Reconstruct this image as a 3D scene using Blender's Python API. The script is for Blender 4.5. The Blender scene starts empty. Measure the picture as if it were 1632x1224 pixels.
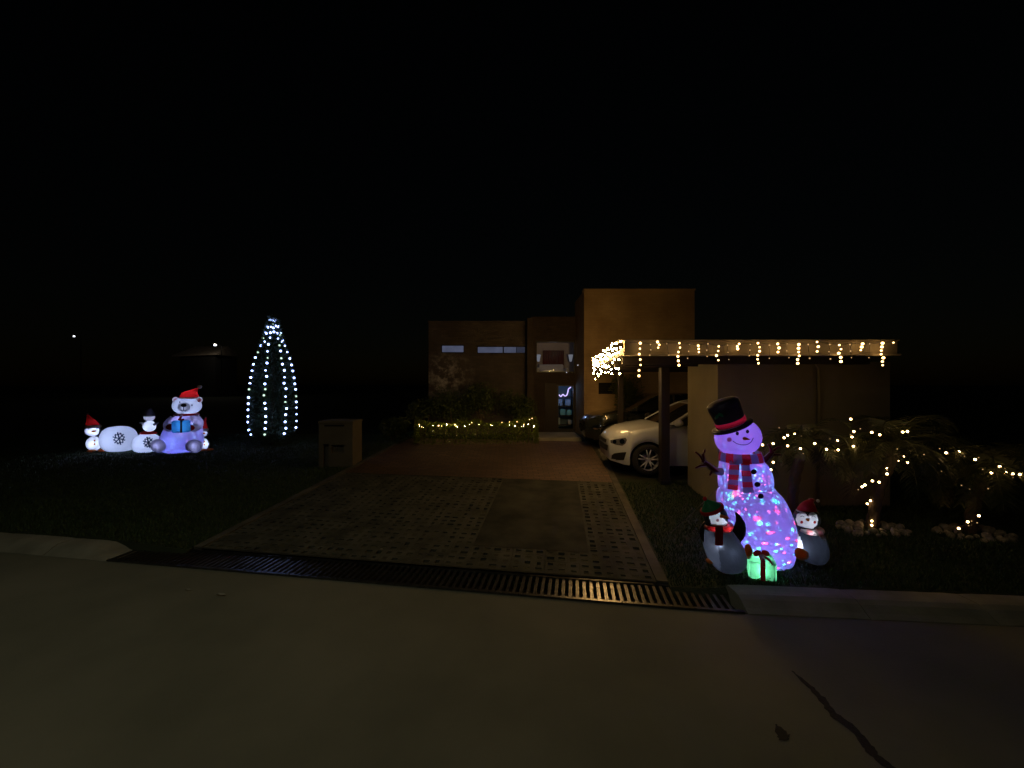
import bpy, math, random
from mathutils import Vector, Matrix, noise
from mathutils.bvhtree import BVHTree
random.seed(7)
R = math.radians
scene = bpy.context.scene
col = scene.collection

# ------------------------------------------------------------------ camera, world, light
EYE = 2.15; F = 640.0
cam_d = bpy.data.cameras.new('camera'); cam = bpy.data.objects.new('camera', cam_d); col.objects.link(cam)
cam.location = (0, 0, EYE); cam.rotation_euler = (R(90), 0, 0)
cam_d.sensor_width = 36; cam_d.lens = F/1632*36; cam_d.clip_end = 2000; cam_d.clip_start = 0.05
scene.camera = cam
w = bpy.data.worlds.new('World'); scene.world = w; w.use_nodes = True
nt = w.node_tree; bg = nt.nodes['Background']
sky = nt.nodes.new('ShaderNodeTexSky'); sky.sky_type = 'NISHITA'; sky.sun_disc = False
sky.sun_elevation = R(4); sky.sun_rotation = R(200)
nt.links.new(sky.outputs[0], bg.inputs[0]); bg.inputs[1].default_value = 0.0004
moon_d = bpy.data.lights.new('moon', 'SUN'); moon = bpy.data.objects.new('moon', moon_d); col.objects.link(moon)
moon_d.energy = 0.006; moon_d.angle = R(10); moon_d.color = (1, .93, .75); moon.rotation_euler = (R(50), 0, R(20))
scene.view_settings.view_transform = 'Standard'; scene.view_settings.look = 'None'
scene.view_settings.exposure = 0; scene.view_settings.gamma = 1

# ------------------------------------------------------------------ helpers
def W(px, py, d): return Vector(((px-816)/F*d, d, EYE-(py-612)/F*d))
def K(x):
    return 4.08-.16*x if x < 2 else 3.76-.08*(x-2) if x < 12 else 2.96
def sm(a, b, t):
    t = max(0, min(1, (t-a)/(b-a))); return t*t*(3-2*t)
def G(x, y):
    dy = max(0, min(y-K(max(-12, x)), 7.6)); u = x-.115*(y-5)
    ind = sm(-5.6, -4.2, u)*(1-sm(1.8, 2.8, u))
    ind = max(ind, sm(7.0, 7.9, y)*sm(-5.6, -4.2, u)*(1-sm(7.5, 11, u)))
    sl = .028 if x < 0 else .022
    return (.10*(1-ind)+.02*ind) + (sl*(1-ind)+.058*ind)*dy
def gp(px, py):
    y = 3.0
    while y < 60:
        x = (px-816)/F*y
        if 612+(EYE-G(x, y))*F/y <= py: break
        y += .01
    return Vector((x, y, G(x, y)))
def UD(u, dy):
    y = 5.0
    for _ in range(14):
        x = u+.115*(y-5); y = K(x)+dy
    return x, y

def wloc(o):
    v = Vector((0, 0, 0))
    while o: v += o.location; o = o.parent
    return v
def empty(name, loc, label, cat, group=None):
    o = bpy.data.objects.new(name, None); col.objects.link(o); o.location = loc; o.empty_display_size = .1
    o['label'] = label; o['category'] = cat
    if group: o['group'] = group
    return o
def tag(o, label=None, cat=None, group=None, kind=None):
    if label: o['label'] = label
    if cat: o['category'] = cat
    if group: o['group'] = group
    if kind: o['kind'] = kind
    return o
def mk(name, geo, mat, parent=None, smooth=False, idx=None, loc=None):
    """geo in world coordinates"""
    vs, fs = geo
    base = wloc(parent) if parent else Vector((0, 0, 0))
    me = bpy.data.meshes.new(name)
    off = base + (Vector(loc)-base if (loc is not None) else Vector((0, 0, 0)))
    me.from_pydata([tuple(Vector(v)-off) for v in vs], [], [tuple(f) for f in fs])
    for m in (mat if isinstance(mat, (list, tuple)) else [mat]): me.materials.append(m)
    if idx: me.polygons.foreach_set('material_index', idx)
    if smooth: me.polygons.foreach_set('use_smooth', [True]*len(me.polygons))
    me.update()
    o = bpy.data.objects.new(name, me); col.objects.link(o)
    if parent: o.parent = parent
    if loc is not None: o.location = Vector(loc)-base
    return o
def join(*gs):
    V, Fc = [], []
    for vs, fs in gs:
        n = len(V); V += list(vs); Fc += [tuple(i+n for i in f) for f in fs]
    return V, Fc
def box(x0, x1, y0, y1, z0, z1, ax=None, c=0):
    """optional bevel c as chamfered box"""
    if c <= 0:
        v = [(x, y, z) for z in (z0, z1) for y in (y0, y1) for x in (x0, x1)]
        return v, [(0, 2, 3, 1), (4, 5, 7, 6), (0, 1, 5, 4), (2, 6, 7, 3), (0, 4, 6, 2), (1, 3, 7, 5)]
    rings = []
    for z, i in ((z0, c), (z0+c, 0), (z1-c, 0), (z1, c)):
        a, b, p, q = x0+i, x1-i, y0+i, y1-i
        e = c*.7
        rings.append([(a+e, p, z), (b-e, p, z), (b, p+e, z), (b, q-e, z), (b-e, q, z), (a+e, q, z), (a, q-e, z), (a, p+e, z)])
    V = [v for r in rings for v in r]; Fc = [tuple(range(7, -1, -1)), tuple(range(24, 32))]
    for r in range(3):
        for i in range(8): j = (i+1) % 8; Fc.append((r*8+i, r*8+j, r*8+8+j, r*8+8+i))
    return V, Fc
def frame(a):
    a = Vector(a).normalized()
    up = Vector((0, 0, 1)) if abs(a.z) < .95 else Vector((0, 1, 0))
    s = a.cross(up).normalized(); t = s.cross(a).normalized()
    return s, t
def loft(rings, seg=28, cap=True, gore=0, ng=8):
    """rings: (centre, rs, rt, axis) ; returns geometry"""
    V, Fc = [], []
    for c, rs, rt, ax in rings:
        c = Vector(c); ax = Vector(ax).normalized()
        s = Vector((1, 0, 0)); s = (s-ax*s.dot(ax)).normalized(); t = ax.cross(s)
        for i in range(seg):
            th = 2*math.pi*i/seg
            k = 1-gore*(1-abs(math.sin(ng*th/2)))
            V.append(c+s*math.cos(th)*rs*k+t*math.sin(th)*rt*k)
    n = len(rings)
    for r in range(n-1):
        for i in range(seg):
            j = (i+1) % seg; Fc.append((r*seg+i, r*seg+j, (r+1)*seg+j, (r+1)*seg+i))
    if cap:
        V.append(Vector(rings[0][0])); a = len(V)-1
        V.append(Vector(rings[-1][0])); b = len(V)-1
        for i in range(seg):
            j = (i+1) % seg; Fc.append((a, j, i)); Fc.append((b, (n-1)*seg+i, (n-1)*seg+j))
    return V, Fc
def smooth_prof(pts, n=4):
    """catmull-rom of tuples"""
    out = []
    for i in range(len(pts)-1):
        p0 = pts[max(i-1, 0)]; p1 = pts[i]; p2 = pts[i+1]; p3 = pts[min(i+2, len(pts)-1)]
        for k in range(n):
            t = k/n
            out.append(tuple(.5*((2*b)+(-a+c)*t+(2*a-5*b+4*c-d)*t*t+(-a+3*b-3*c+d)*t**3) for a, b, c, d in zip(p0, p1, p2, p3)))
    out.append(tuple(pts[-1])); return out
def ball(c, rx, ry, rz, seg=24, rings=16, rot=0, gore=0, ng=8, sq=1.0):
    c = Vector(c); V, Fc = [], []
    M = Matrix.Rotation(rot, 3, 'Y')
    for r in range(1, rings):
        ph = math.pi*r/rings
        for i in range(seg):
            th = 2*math.pi*i/seg; k = 1-gore*(1-abs(math.sin(ng*th/2)))
            cz = math.cos(ph); sz = math.sin(ph)
            cz = math.copysign(abs(cz)**sq, cz); sz = sz**sq
            V.append(c+M@Vector((rx*sz*math.cos(th)*k, ry*sz*math.sin(th)*k, rz*cz)))
    V.append(c+M@Vector((0, 0, rz))); V.append(c-M@Vector((0, 0, rz))); a, b = len(V)-2, len(V)-1
    for r in range(rings-2):
        for i in range(seg):
            j = (i+1) % seg; Fc.append((r*seg+i, (r+1)*seg+i, (r+1)*seg+j, r*seg+j))
    for i in range(seg):
        j = (i+1) % seg; Fc.append((a, i, j)); Fc.append((b, (rings-2)*seg+j, (rings-2)*seg+i))
    return V, Fc
def tube(pts, r, seg=6, r2=None):
    pts = [Vector(p) for p in pts]; V, Fc = [], []
    n = len(pts)
    for i, p in enumerate(pts):
        d = (pts[min(i+1, n-1)]-pts[max(i-1, 0)])
        if d.length < 1e-6: d = Vector((0, 0, 1))
        s, t = frame(d)
        rr = r if r2 is None else r+(r2-r)*i/(n-1)
        for k in range(seg):
            a = 2*math.pi*k/seg; V.append(p+s*math.cos(a)*rr+t*math.sin(a)*rr)
    for i in range(n-1):
        for k in range(seg):
            j = (k+1) % seg; Fc.append((i*seg+k, i*seg+j, (i+1)*seg+j, (i+1)*seg+k))
    Fc.append(tuple(range(seg-1, -1, -1))); Fc.append(tuple(range((n-1)*seg, n*seg)))
    return V, Fc
def rotgeo(geo, c, ang, axis='Z'):
    M = Matrix.Rotation(ang, 3, axis); c = Vector(c)
    return [M@(Vector(v)-c)+c for v in geo[0]], geo[1]
def bvh(*geos):
    V, Fc = join(*geos); return BVHTree.FromPolygons([Vector(v) for v in V], Fc)
O = Vector((0, 0, EYE))
def hit(b, px, py, off, d0):
    r = (W(px, py, 1)-O).normalized(); h, n, i, t = b.ray_cast(O, r)
    if h is None: return None
    if n.dot(r) > 0: n = -n
    return h+n*off
def patch(b, pts, off=.006, rings=4, d0=5, c=None):
    """a cloth print: star-shaped outline laid on the surface"""
    cx = sum(p[0] for p in pts)/len(pts); cy = sum(p[1] for p in pts)/len(pts)
    if c: cx, cy = c
    V, Fc = [], []; m = len(pts)
    h0 = hit(b, cx, cy, off, d0)
    if h0 is None: return [(0, 0, -5), (0, .01, -5), (.01, 0, -5)], [(0, 1, 2)]
    V.append(h0)
    for r in range(1, rings+1):
        for p in pts:
            t = r/rings; h = None
            while h is None and t > 0:
                h = hit(b, cx+(p[0]-cx)*t, cy+(p[1]-cy)*t, off, d0); t -= .08
            V.append(h if h is not None else h0)
    for i in range(m):
        j = (i+1) % m; Fc.append((0, 1+i, 1+j))
        for r in range(rings-1): a = 1+r*m; Fc.append((a+i, a+m+i, a+m+j, a+j))
    return V, Fc
def disc(cx, cy, rx, ry=None, n=14, rot=0):
    ry = ry or rx
    return [(cx+rx*math.cos(a)*math.cos(rot)-ry*math.sin(a)*math.sin(rot), cy+rx*math.cos(a)*math.sin(rot)+ry*math.sin(a)*math.cos(rot)) for a in [2*math.pi*i/n for i in range(n)]]
def stroke(b, pts, wd, off=.006, wz=None):
    pp = [p for p in smooth_prof(pts, 5)]
    hs = [hit(b, x, y, off, 5) for x, y in pp]; hs = [h for h in hs if h is not None]
    return tube(hs, wd, 5) if len(hs) > 1 else ([(0, 0, -5), (0, .01, -5), (.01, 0, -5)], [(0, 1, 2)])

def inpoly(x, y, P):
    c = False; j = len(P)-1
    for i in range(len(P)):
        if (P[i][1] > y) != (P[j][1] > y) and x < (P[j][0]-P[i][0])*(y-P[i][1])/(P[j][1]-P[i][1])+P[i][0]: c = not c
        j = i
    return c
def split(geo, test):
    a, b = [], []
    for f in geo[1]:
        c = sum((Vector(geo[0][i]) for i in f), Vector())/len(f); (a if test(c) else b).append(f)
    def red(fs):
        m = {}; V = []
        for f in fs:
            for i in f:
                if i not in m: m[i] = len(V); V.append(geo[0][i])
        return V, [tuple(m[i] for i in f) for f in fs]
    return red(a), red(b)
def splitpx(geo, outline, ymax):
    return split(geo, lambda c: c.y < ymax and inpoly(816+c.x/c.y*F, 612-(c.z-EYE)*F/c.y, outline))

# ------------------------------------------------------------------ materials
def newmat(name):
    m = bpy.data.materials.new(name); m.use_nodes = True; m.node_tree.nodes.clear()
    return m, m.node_tree
def N(t, k, **kw):
    n = t.nodes.new(k)
    for a, b in kw.items(): setattr(n, a, b)
    return n
def pm(name, c1, c2=None, scale=5, rough=.7, bump=0, bscale=None, metal=0, coat=0, detail=6, dist=.02, stretch=None, spec=.5):
    m, t = newmat(name); L = t.links.new
    o = N(t, 'ShaderNodeOutputMaterial'); p = N(t, 'ShaderNodeBsdfPrincipled'); L(p.outputs[0], o.inputs[0])
    p.inputs['Roughness'].default_value = rough; p.inputs['Metallic'].default_value = metal
    p.inputs['Coat Weight'].default_value = coat; p.inputs['Coat Roughness'].default_value = .05
    p.inputs['Specular IOR Level'].default_value = spec
    p.inputs['Base Color'].default_value = (*c1, 1)
    tc = N(t, 'ShaderNodeTexCoord'); mp = N(t, 'ShaderNodeMapping'); L(tc.outputs['Object'], mp.inputs[0])
    if stretch: mp.inputs['Scale'].default_value = stretch
    if c2 or bump:
        nz = N(t, 'ShaderNodeTexNoise'); nz.inputs['Scale'].default_value = scale; nz.inputs['Detail'].default_value = detail
        L(mp.outputs[0], nz.inputs['Vector'])
    if c2:
        cr = N(t, 'ShaderNodeValToRGB'); cr.color_ramp.elements[0].position = .32; cr.color_ramp.elements[1].position = .68
        cr.color_ramp.elements[0].color = (*c1, 1); cr.color_ramp.elements[1].color = (*c2, 1)
        L(nz.outputs[0], cr.inputs[0]); L(cr.outputs[0], p.inputs['Base Color'])
    if bump:
        n2 = N(t, 'ShaderNodeTexNoise'); n2.inputs['Scale'].default_value = bscale or scale*4; n2.inputs['Detail'].default_value = 8
        L(mp.outputs[0], n2.inputs['Vector'])
        b = N(t, 'ShaderNodeBump'); b.inputs['Strength'].default_value = bump; b.inputs['Distance'].default_value = dist
        L(n2.outputs[0], b.inputs['Height']); L(b.outputs[0], p.inputs['Normal'])
    return m
def emis(name, c, s):
    m, t = newmat(name); o = N(t, 'ShaderNodeOutputMaterial'); e = N(t, 'ShaderNodeEmission')
    e.inputs[0].default_value = (*c, 1); e.inputs[1].default_value = s; t.links.new(e.outputs[0], o.inputs[0]); return m
def cloth(name, c, tr=.55, gl=.12):
    """thin air-filled nylon: lets the lamp inside shine through"""
    m, t = newmat(name); L = t.links.new
    o = N(t, 'ShaderNodeOutputMaterial')
    d = N(t, 'ShaderNodeBsdfDiffuse'); d.inputs[0].default_value = (*c, 1)
    tl = N(t, 'ShaderNodeBsdfTranslucent'); tl.inputs[0].default_value = (*c, 1)
    g = N(t, 'ShaderNodeBsdfGlossy'); g.inputs['Roughness'].default_value = .38; g.inputs[0].default_value = (.6, .6, .6, 1)
    a = N(t, 'ShaderNodeMixShader'); a.inputs[0].default_value = tr; L(d.outputs[0], a.inputs[1]); L(tl.outputs[0], a.inputs[2])
    f = N(t, 'ShaderNodeFresnel'); f.inputs[0].default_value = 1.35
    mu = N(t, 'ShaderNodeMath', operation='MULTIPLY'); mu.inputs[1].default_value = gl*4; L(f.outputs[0], mu.inputs[0])
    b = N(t, 'ShaderNodeMixShader'); L(mu.outputs[0], b.inputs[0]); L(a.outputs[0], b.inputs[1]); L(g.outputs[0], b.inputs[2])
    tc = N(t, 'ShaderNodeTexCoord'); nz = N(t, 'ShaderNodeTexNoise'); nz.inputs['Scale'].default_value = 7; nz.inputs['Detail'].default_value = 4
    L(tc.outputs['Object'], nz.inputs['Vector'])
    bp = N(t, 'ShaderNodeBump'); bp.inputs['Strength'].default_value = .35; bp.inputs['Distance'].default_value = .04
    L(nz.outputs[0], bp.inputs['Height'])
    for n in (d, tl, g): L(bp.outputs[0], n.inputs['Normal'])
    L(b.outputs[0], o.inputs[0]); return m
def lamp(name, loc, power, color, parent, radius=.03, gobo=None, seed=0, pal=((.30, (1, .08, .12, 1)), (.52, (.05, .75, .9, 1)), (.74, (.1, .9, .5, 1)), (.84, (.9, .3, .9, 1)))):
    d = bpy.data.lights.new(name, 'POINT'); d.energy = power; d.color = color; d.shadow_soft_size = radius
    o = bpy.data.objects.new(name, d); col.objects.link(o)
    if parent: o.parent = parent; o.location = Vector(loc)-wloc(parent)
    else: o.location = loc
    if gobo:
        sc, thr, kx = gobo
        d.use_nodes = True; t = d.node_tree; L = t.links.new
        e = [n for n in t.nodes if n.type == 'EMISSION'][0]
        tc = N(t, 'ShaderNodeTexCoord'); mp = N(t, 'ShaderNodeMapping'); L(tc.outputs['Normal'], mp.inputs[0])
        mp.inputs['Scale'].default_value = (kx, 1, 1); mp.inputs['Rotation'].default_value = (0, R(-38), seed)
        v = N(t, 'ShaderNodeTexVoronoi'); v.inputs['Scale'].default_value = sc; v.inputs['Randomness'].default_value = .9
        L(mp.outputs[0], v.inputs['Vector'])
        mr = N(t, 'ShaderNodeMapRange'); mr.inputs['From Min'].default_value = thr; mr.inputs['From Max'].default_value = thr*.6
        mr.inputs['To Min'].default_value = 0; mr.inputs['To Max'].default_value = 1; L(v.outputs['Distance'], mr.inputs[0])
        sp = N(t, 'ShaderNodeSeparateColor'); L(v.outputs['Color'], sp.inputs[0])
        cr = N(t, 'ShaderNodeValToRGB'); cr.color_ramp.interpolation = 'CONSTANT'
        els = cr.color_ramp.elements; els[0].color = (0, 0, 0, 1); els[1].position = pal[0][0]; els[1].color = pal[0][1]
        for p_, c_ in pal[1:]:
            q = els.new(p_); q.color = c_
        L(sp.outputs[0], cr.inputs[0])
        mx = N(t, 'ShaderNodeMix', data_type='RGBA', blend_type='MIX'); mx.inputs['A'].default_value = (0, 0, 0, 1)
        L(mr.outputs[0], mx.inputs['Factor']); L(cr.outputs[0], mx.inputs['B']); L(mx.outputs['Result'], e.inputs[0])
        e.inputs[1].default_value = 1.0
    return o

M_road = pm('road_concrete', (.125, .127, .102), (.185, .182, .148), .8, .9, .6, 55, dist=.004, detail=12, spec=.2)
M_kerb = pm('kerb_concrete', (.17, .165, .135), (.30, .285, .24), 2.2, .85, .7, 40, dist=.004)
M_edge = pm('edging_concrete', (.06, .057, .048), (.13, .12, .10), 3, .9, .4, 30, dist=.004, spec=.2)
M_lawn = pm('lawn_soil', (.014, .022, .008), (.024, .034, .011), 2.5, .95, .6, 40, dist=.02)
M_grass = pm('grass_blades', (.020, .046, .012), (.036, .068, .016), 1.2, .7)
M_paver = pm('paver_concrete', (.045, .046, .039), (.095, .094, .078), 3.2, .95, .6, 45, dist=.006, spec=.15)
M_soil = pm('paver_soil', (.028, .026, .017), (.055, .055, .028), 3, .95, .6, 40)
M_slab = pm('slab_concrete', (.024, .025, .021), (.06, .06, .048), 2.4, .95, .4, 30, dist=.005, spec=.15)
M_metal = pm('grate_metal', (.10, .10, .105), (.17, .165, .16), 14, .32, .2, 60, metal=.9, dist=.002)
M_dark = pm('black_void', (.006, .006, .006), rough=.9)
M_wood = pm('dark_wood', (.012, .008, .005), (.024, .016, .010), 3, .6, .3, 20, stretch=(1, 1, .1))
M_fascia = pm('cream_fascia_paint', (.30, .25, .175), (.40, .33, .23), 2, .55, .1, 20, dist=.003)
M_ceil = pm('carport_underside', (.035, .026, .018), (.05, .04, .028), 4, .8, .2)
M_stucco = pm('tan_stucco', (.20, .175, .115), (.27, .235, .155), 1.3, .9, .5, 60, dist=.006)
M_leaf = pm('shrub_leaf', (.03, .05, .012), (.07, .095, .02), 6, .55)
M_hedge = None
M_needle = pm('conifer_needle', (.02, .045, .018), (.04, .075, .028), 5, .6)
M_palm = pm('palm_frond', (.04, .052, .015), (.08, .085, .026), 3, .6)
M_dryfr = pm('dry_frond', (.05, .036, .02), (.09, .065, .035), 3, .7)
M_bark = pm('palm_bark', (.06, .042, .028), (.11, .08, .055), 9, .9, .8, 25)
M_rock = pm('pale_rock', (.16, .145, .13), (.32, .29, .26), 9, .9, .8, 30)
M_white = pm('car_white_paint', (.58, .62, .70), rough=.28, coat=1)
M_black = pm('car_dark_paint', (.016, .019, .016), rough=.25, coat=1)
M_glass = pm('car_glass', (.012, .012, .014), rough=.04, coat=.5)
M_rub = pm('tyre_rubber', (.018, .018, .018), rough=.85, bump=.2, scale=20)
M_rim = pm('alloy_rim', (.62, .62, .68), rough=.4, metal=.4)
M_trim = pm('black_trim', (.015, .015, .015), rough=.5)
M_chrome = pm('chrome', (.75, .75, .75), rough=.12, metal=1)
M_wire = pm('dark_green_wire', (.02, .03, .02), rough=.6)
B_warm = emis('warm_bulb', (1, .58, .20), 8); B_hedge_fill = emis('hidden_hedge_fill_bulb', (1, .72, .28), 330); B_side = emis('bright_warm_bulb', (1, .58, .19), 310); B_palm = emis('palm_warm_bulb', (1, .60, .24), 20); B_dim = emis('warm_bulb_faint', (1, .6, .24), .7)
B_cool = emis('cool_bulb', (.34, .46, 1), 10); B_cdim = emis('cool_bulb_faint', (.55, .8, .62), 1.6)
M_hedge = cloth('hedge_leaf', (.13, .16, .018), .5, .03)
C_white = cloth('white_nylon', (.80, .80, .84)); C_black = cloth('black_nylon', (.030, .034, .045), .5, .16)
C_jet = cloth('jet_nylon', (.012, .013, .014), .3, .3)
C_red = cloth('red_nylon', (.60, .03, .04)); C_orange = cloth('orange_nylon', (.80, .25, .05))
C_green = cloth('green_nylon', (.05, .35, .20)); C_mint = cloth('mint_nylon', (.34, .84, .58))
C_blue = cloth('blue_nylon', (.04, .22, .55)); C_maroon = cloth('maroon_nylon', (.18, .035, .06), .4)
C_grey = cloth('grey_violet_nylon', (.30, .30, .50)); C_pink = cloth('pink_nylon', (.85, .35, .40))
C_lilac = cloth('lilac_nylon', (.42, .40, .62))
P_ink = pm('printed_ink', (.02, .015, .05), rough=.6); P_blue = pm('printed_blue', (.04, .07, .16), rough=.6)

# ------------------------------------------------------------------ street lamp behind the viewer
sl = empty('street_lamp', (-4.2, -2.2, 0), 'tall grey street lamp on the near side of the road, behind the viewer', 'street lamp')
mk('pole', tube([(-4.2, -2.2, 0), (-4.2, -2.2, 6.6), (-4.0, -1.6, 7.1), (-3.8, -.9, 7.2)], .07, 10, .045), M_metal, sl, True)
mk('lamp_head', loft([((-3.8, -.95, 7.22), .03, .02, (0, 1, 0)), ((-3.8, -.8, 7.22), .12, .06, (0, 1, 0)), ((-3.78, -.4, 7.22), .13, .06, (0, 1, 0)), ((-3.78, -.25, 7.22), .05, .03, (0, 1, 0))], 16), M_metal, sl, True)
spd = bpy.data.lights.new('lamp_light', 'SPOT'); spo = bpy.data.objects.new('lamp_light', spd); col.objects.link(spo)
spd.energy = 250; spd.color = (1, .97, .66); spd.spot_size = R(150); spd.spot_blend = 1; spd.shadow_soft_size = .12
spo.parent = sl; spo.location = Vector((-3.78, -.5, 7.1))-Vector((-4.2, -2.2, 0)); spo.rotation_euler = (R(8), 0, 0)

# ------------------------------------------------------------------ ground, road, kerb, driveway
def grid(us, ds, fz, fxy):
    V, Fc = [], []
    for d in ds:
        for u in us:
            x, y = fxy(u, d); V.append((x, y, fz(u, d, x, y)))
    n = len(us)
    for j in range(len(ds)-1):
        for i in range(n-1): a = j*n+i; Fc.append((a, a+1, a+n+1, a+n))
    return V, Fc
UL, UR = -4.12, 1.74
us = [-600, -200, -80, -40, -25]+[-18+.6*i for i in range(23)]+[UL-.005, UL+.005, -3, -2, -1, 0, 1, UR-.005, UR+.005]+[2.1+.5*i for i in range(30)]+[20, 30, 60, 150, 600]
ds = [-60, -.2, .06, .30]+[.36, .5, .8, 1.2]+[1.6+.4*i for i in range(20)]+[10, 12, 15, 20, 40, 100, 300, 900]
def gz(u, d, x, y):
    if d < .1: return -.4
    if d < .35: return .0
    if UL < u < UR and d < 8.2: return G(x, y)-.08
    return G(x, y)
tag(mk('ground', grid(us, ds, gz, UD), M_lawn), kind='structure')
rx_ = [-80, -40, -20]+[-12+.8*i for i in range(31)]+[20, 40, 80]
def road_xy(u, d): return (u, K(u)+d if d > -1 else (-8 if d > -9.5 else -30))
tag(mk('road', grid(rx_, [-10, -9, -.5, 0.0], lambda u, d, x, y: 0.0, road_xy), M_road), kind='structure')
# kerbs (rounded mountable profile)
def kerb(x0, x1, hk):
    prof = [(0.0, -.05), (.0, .010), (.05, .35*hk), (.11, .75*hk), (.16, .96*hk), (.20, hk), (.34, hk), (.36, hk-.012), (.36, -.05)]
    gs = []; n = len(prof); seg = max(2, int(abs(x1-x0)/1.0))
    for q in range(seg):
        a, b = x0+(x1-x0)*q/seg+.004, x0+(x1-x0)*(q+1)/seg-.004; V, Fc = [], []; dz = random.uniform(-.004, .004)
        for i in range(9):
            x = a+(b-a)*i/8; e = (.006 if i in (0, 8) else 0)+.003*noise.noise(Vector((x*5, 3, 1)))
            for d, z in prof: V.append((x+d*(.16 if x < 0 else -.05), K(x)+d, (z-e+dz)*(sm(0, .5, x1-x+.02) if (x1 < 0 and z > 0) else 1)))
        for i in range(8):
            for j in range(n-1): k = i*n+j; Fc.append((k, k+1, k+n+1, k+n))
        Fc += [tuple(range(n)), tuple(range(8*n+n-1, 8*n-1, -1))]; gs.append((V, Fc))
    return tag(mk('kerb', join(*gs), M_kerb), kind='structure')
kerb(-14, -4.86, .10); kerb(2.2, 14, .115)
# drain grate: channel, frame and bars
gr = empty('drain_grate', (-1.3, 4.5, 0), 'long dark metal drain grate with slanted bars across the mouth of the driveway', 'drain grate')
def slant(x0, x1, d0, d1, z0, z1):
    V = []
    for z in (z0, z1):
        for x, d in ((x0, d0), (x1, d0), (x1, d1), (x0, d1)): V.append((x+.16*d-.02, K(x)+d, z))
    return V, [(3, 2, 1, 0), (4, 5, 6, 7), (0, 1, 5, 4), (1, 2, 6, 5), (2, 3, 7, 6), (3, 0, 4, 7)]
mk('channel', grid([-4.9+.5*i for i in range(15)]+[2.2], [0.005, .43], lambda u, d, x, y: -.06, lambda u, d: (u, K(u)+d)), M_dark, gr)
xs = [-4.9+.071*i for i in range(101)]
segs = [-4.9, -3.9, -2.9, -1.9, -.9, .1, 1.1, 2.1, 2.22]
for a, b in zip(segs[:-1], segs[1:]):
    if b-a < .5: continue
    b_ = b if b < 2 else 2.2
    mk('rail', slant(a+.004, b_-.004, .002, .035, -.05, .022), M_metal, gr); mk('rail', slant(a+.004, b_-.004, .395, .43, -.05, .026), M_metal, gr)
for i, x in enumerate(xs[:-1]):
    if i >= 99: continue
    z = random.uniform(-.002, .003)
    V = []
    for zz in (-.03, .016+z):
        for dx, d in ((0, .036), (.034, .036), (.034+.055, .394), (.055, .394)): V.append((x+dx, K(x)+d, zz))
    mk('bar', (V, [(3, 2, 1, 0), (4, 5, 6, 7), (0, 1, 5, 4), (1, 2, 6, 5), (2, 3, 7, 6), (3, 0, 4, 7)]), M_metal, gr)

# perforated paver field with real holes
V, Fc, ix = [], [], []
def quad(pts, m):
    n = len(V); V.extend(pts); Fc.append((n, n+1, n+2, n+3)); ix.append(m)
def P3(u, d, dz=0):
    x, y = UD(u, d); return Vector((x, y, G(x, y)+dz))
cw = (UR-UL-.24)/42; u0 = UL+.12; ch = .135; d0 = .45
S0, S1 = 26, 37   # slab columns
rows = 26
for j in range(rows):
    for i in range(42):
        if S0 <= i < S1 and j >= 4: continue
        a, b = u0+i*cw, u0+(i+1)*cw; c, d = d0+j*ch, d0+(j+1)*ch
        dz = .004*noise.noise(Vector((i*.7, j*.7, 0)))+random.uniform(-.0015, .0015)
        if i % 3 == 0: a += .005
        if j % 4 == 0: c += .006
        e = random.uniform(.020, .040); f = random.uniform(.024, .046)
        if i % 3 == 2: e += .006
        dep = random.choice((-.03, -.02, -.008, -.012, -.005)) if random.random() < .82 else -.001
        o_ = [P3(a, c, dz), P3(b, c, dz), P3(b, d, dz), P3(a, d, dz)]
        n_ = [P3(a+e, c+f, dz), P3(b-e, c+f, dz), P3(b-e, d-f, dz), P3(a+e, d-f, dz)]
        l_ = [p+Vector((0, 0, dep)) for p in n_]
        for k in range(4):
            q = (k+1) % 4
            quad([o_[k], o_[q], n_[q], n_[k]], 0); quad([n_[k], n_[q], l_[q], l_[k]], 0)
        quad(l_, 1)
        if i % 3 == 0 or j % 4 == 0:
            a2, c2 = u0+i*cw, d0+j*ch
            quad([P3(a2-.004, c2-.004, -.02), P3(b, c2-.004, -.02), P3(b, d, -.02), P3(a2-.004, d, -.02)], 1)
tag(mk('driveway', (V, Fc), [M_paver, M_soil], idx=ix), kind='structure')
sa, sb = u0+S0*cw+.006, u0+S1*cw-.006
da, db = d0+4*ch+.01, d0+rows*ch
dm = da+(db-da)*.5
tag(mk('driveway_slab', join(
    grid([sa, (sa+sb)/2-.3, (sa+sb)/2+.3, sb], [da, dm-.008], lambda u, d, x, y: G(x, y)+.003, UD),
    grid([sa, (sa+sb)/2-.3, (sa+sb)/2+.3, sb], [dm+.008, db], lambda u, d, x, y: G(x, y)-.002, UD)), M_slab), kind='structure')
tag(mk('driveway_bed', grid([UL, -2, 0, UR], [.40, 2, 4.1], lambda u, d, x, y: G(x, y)-.06, UD), M_soil), kind='structure')
# edging strips
for a, b in ((UL, UL+.115), (UR-.115, UR)):
    dd = [.44+.5*i for i in range(14)]
    V2 = []; F2 = []
    for d in dd:
        for u, z in ((a, -.06), (a, .012), (b, .012), (b, -.06)): V2.append(P3(u, d, z))
    for i in range(len(dd)-1):
        for k in range(3): q = i*4+k; F2.append((q, q+4, q+5, q+1))
    F2.append((0, 1, 2, 3))
    tag(mk('driveway_edging', (V2, F2), M_edge), kind='structure')
tag(mk('driveway_lip', grid([UL, -2, 0, UR], [.43, .45], lambda u, d, x, y: G(x, y)+.001, UD), M_slab), kind='structure')
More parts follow.
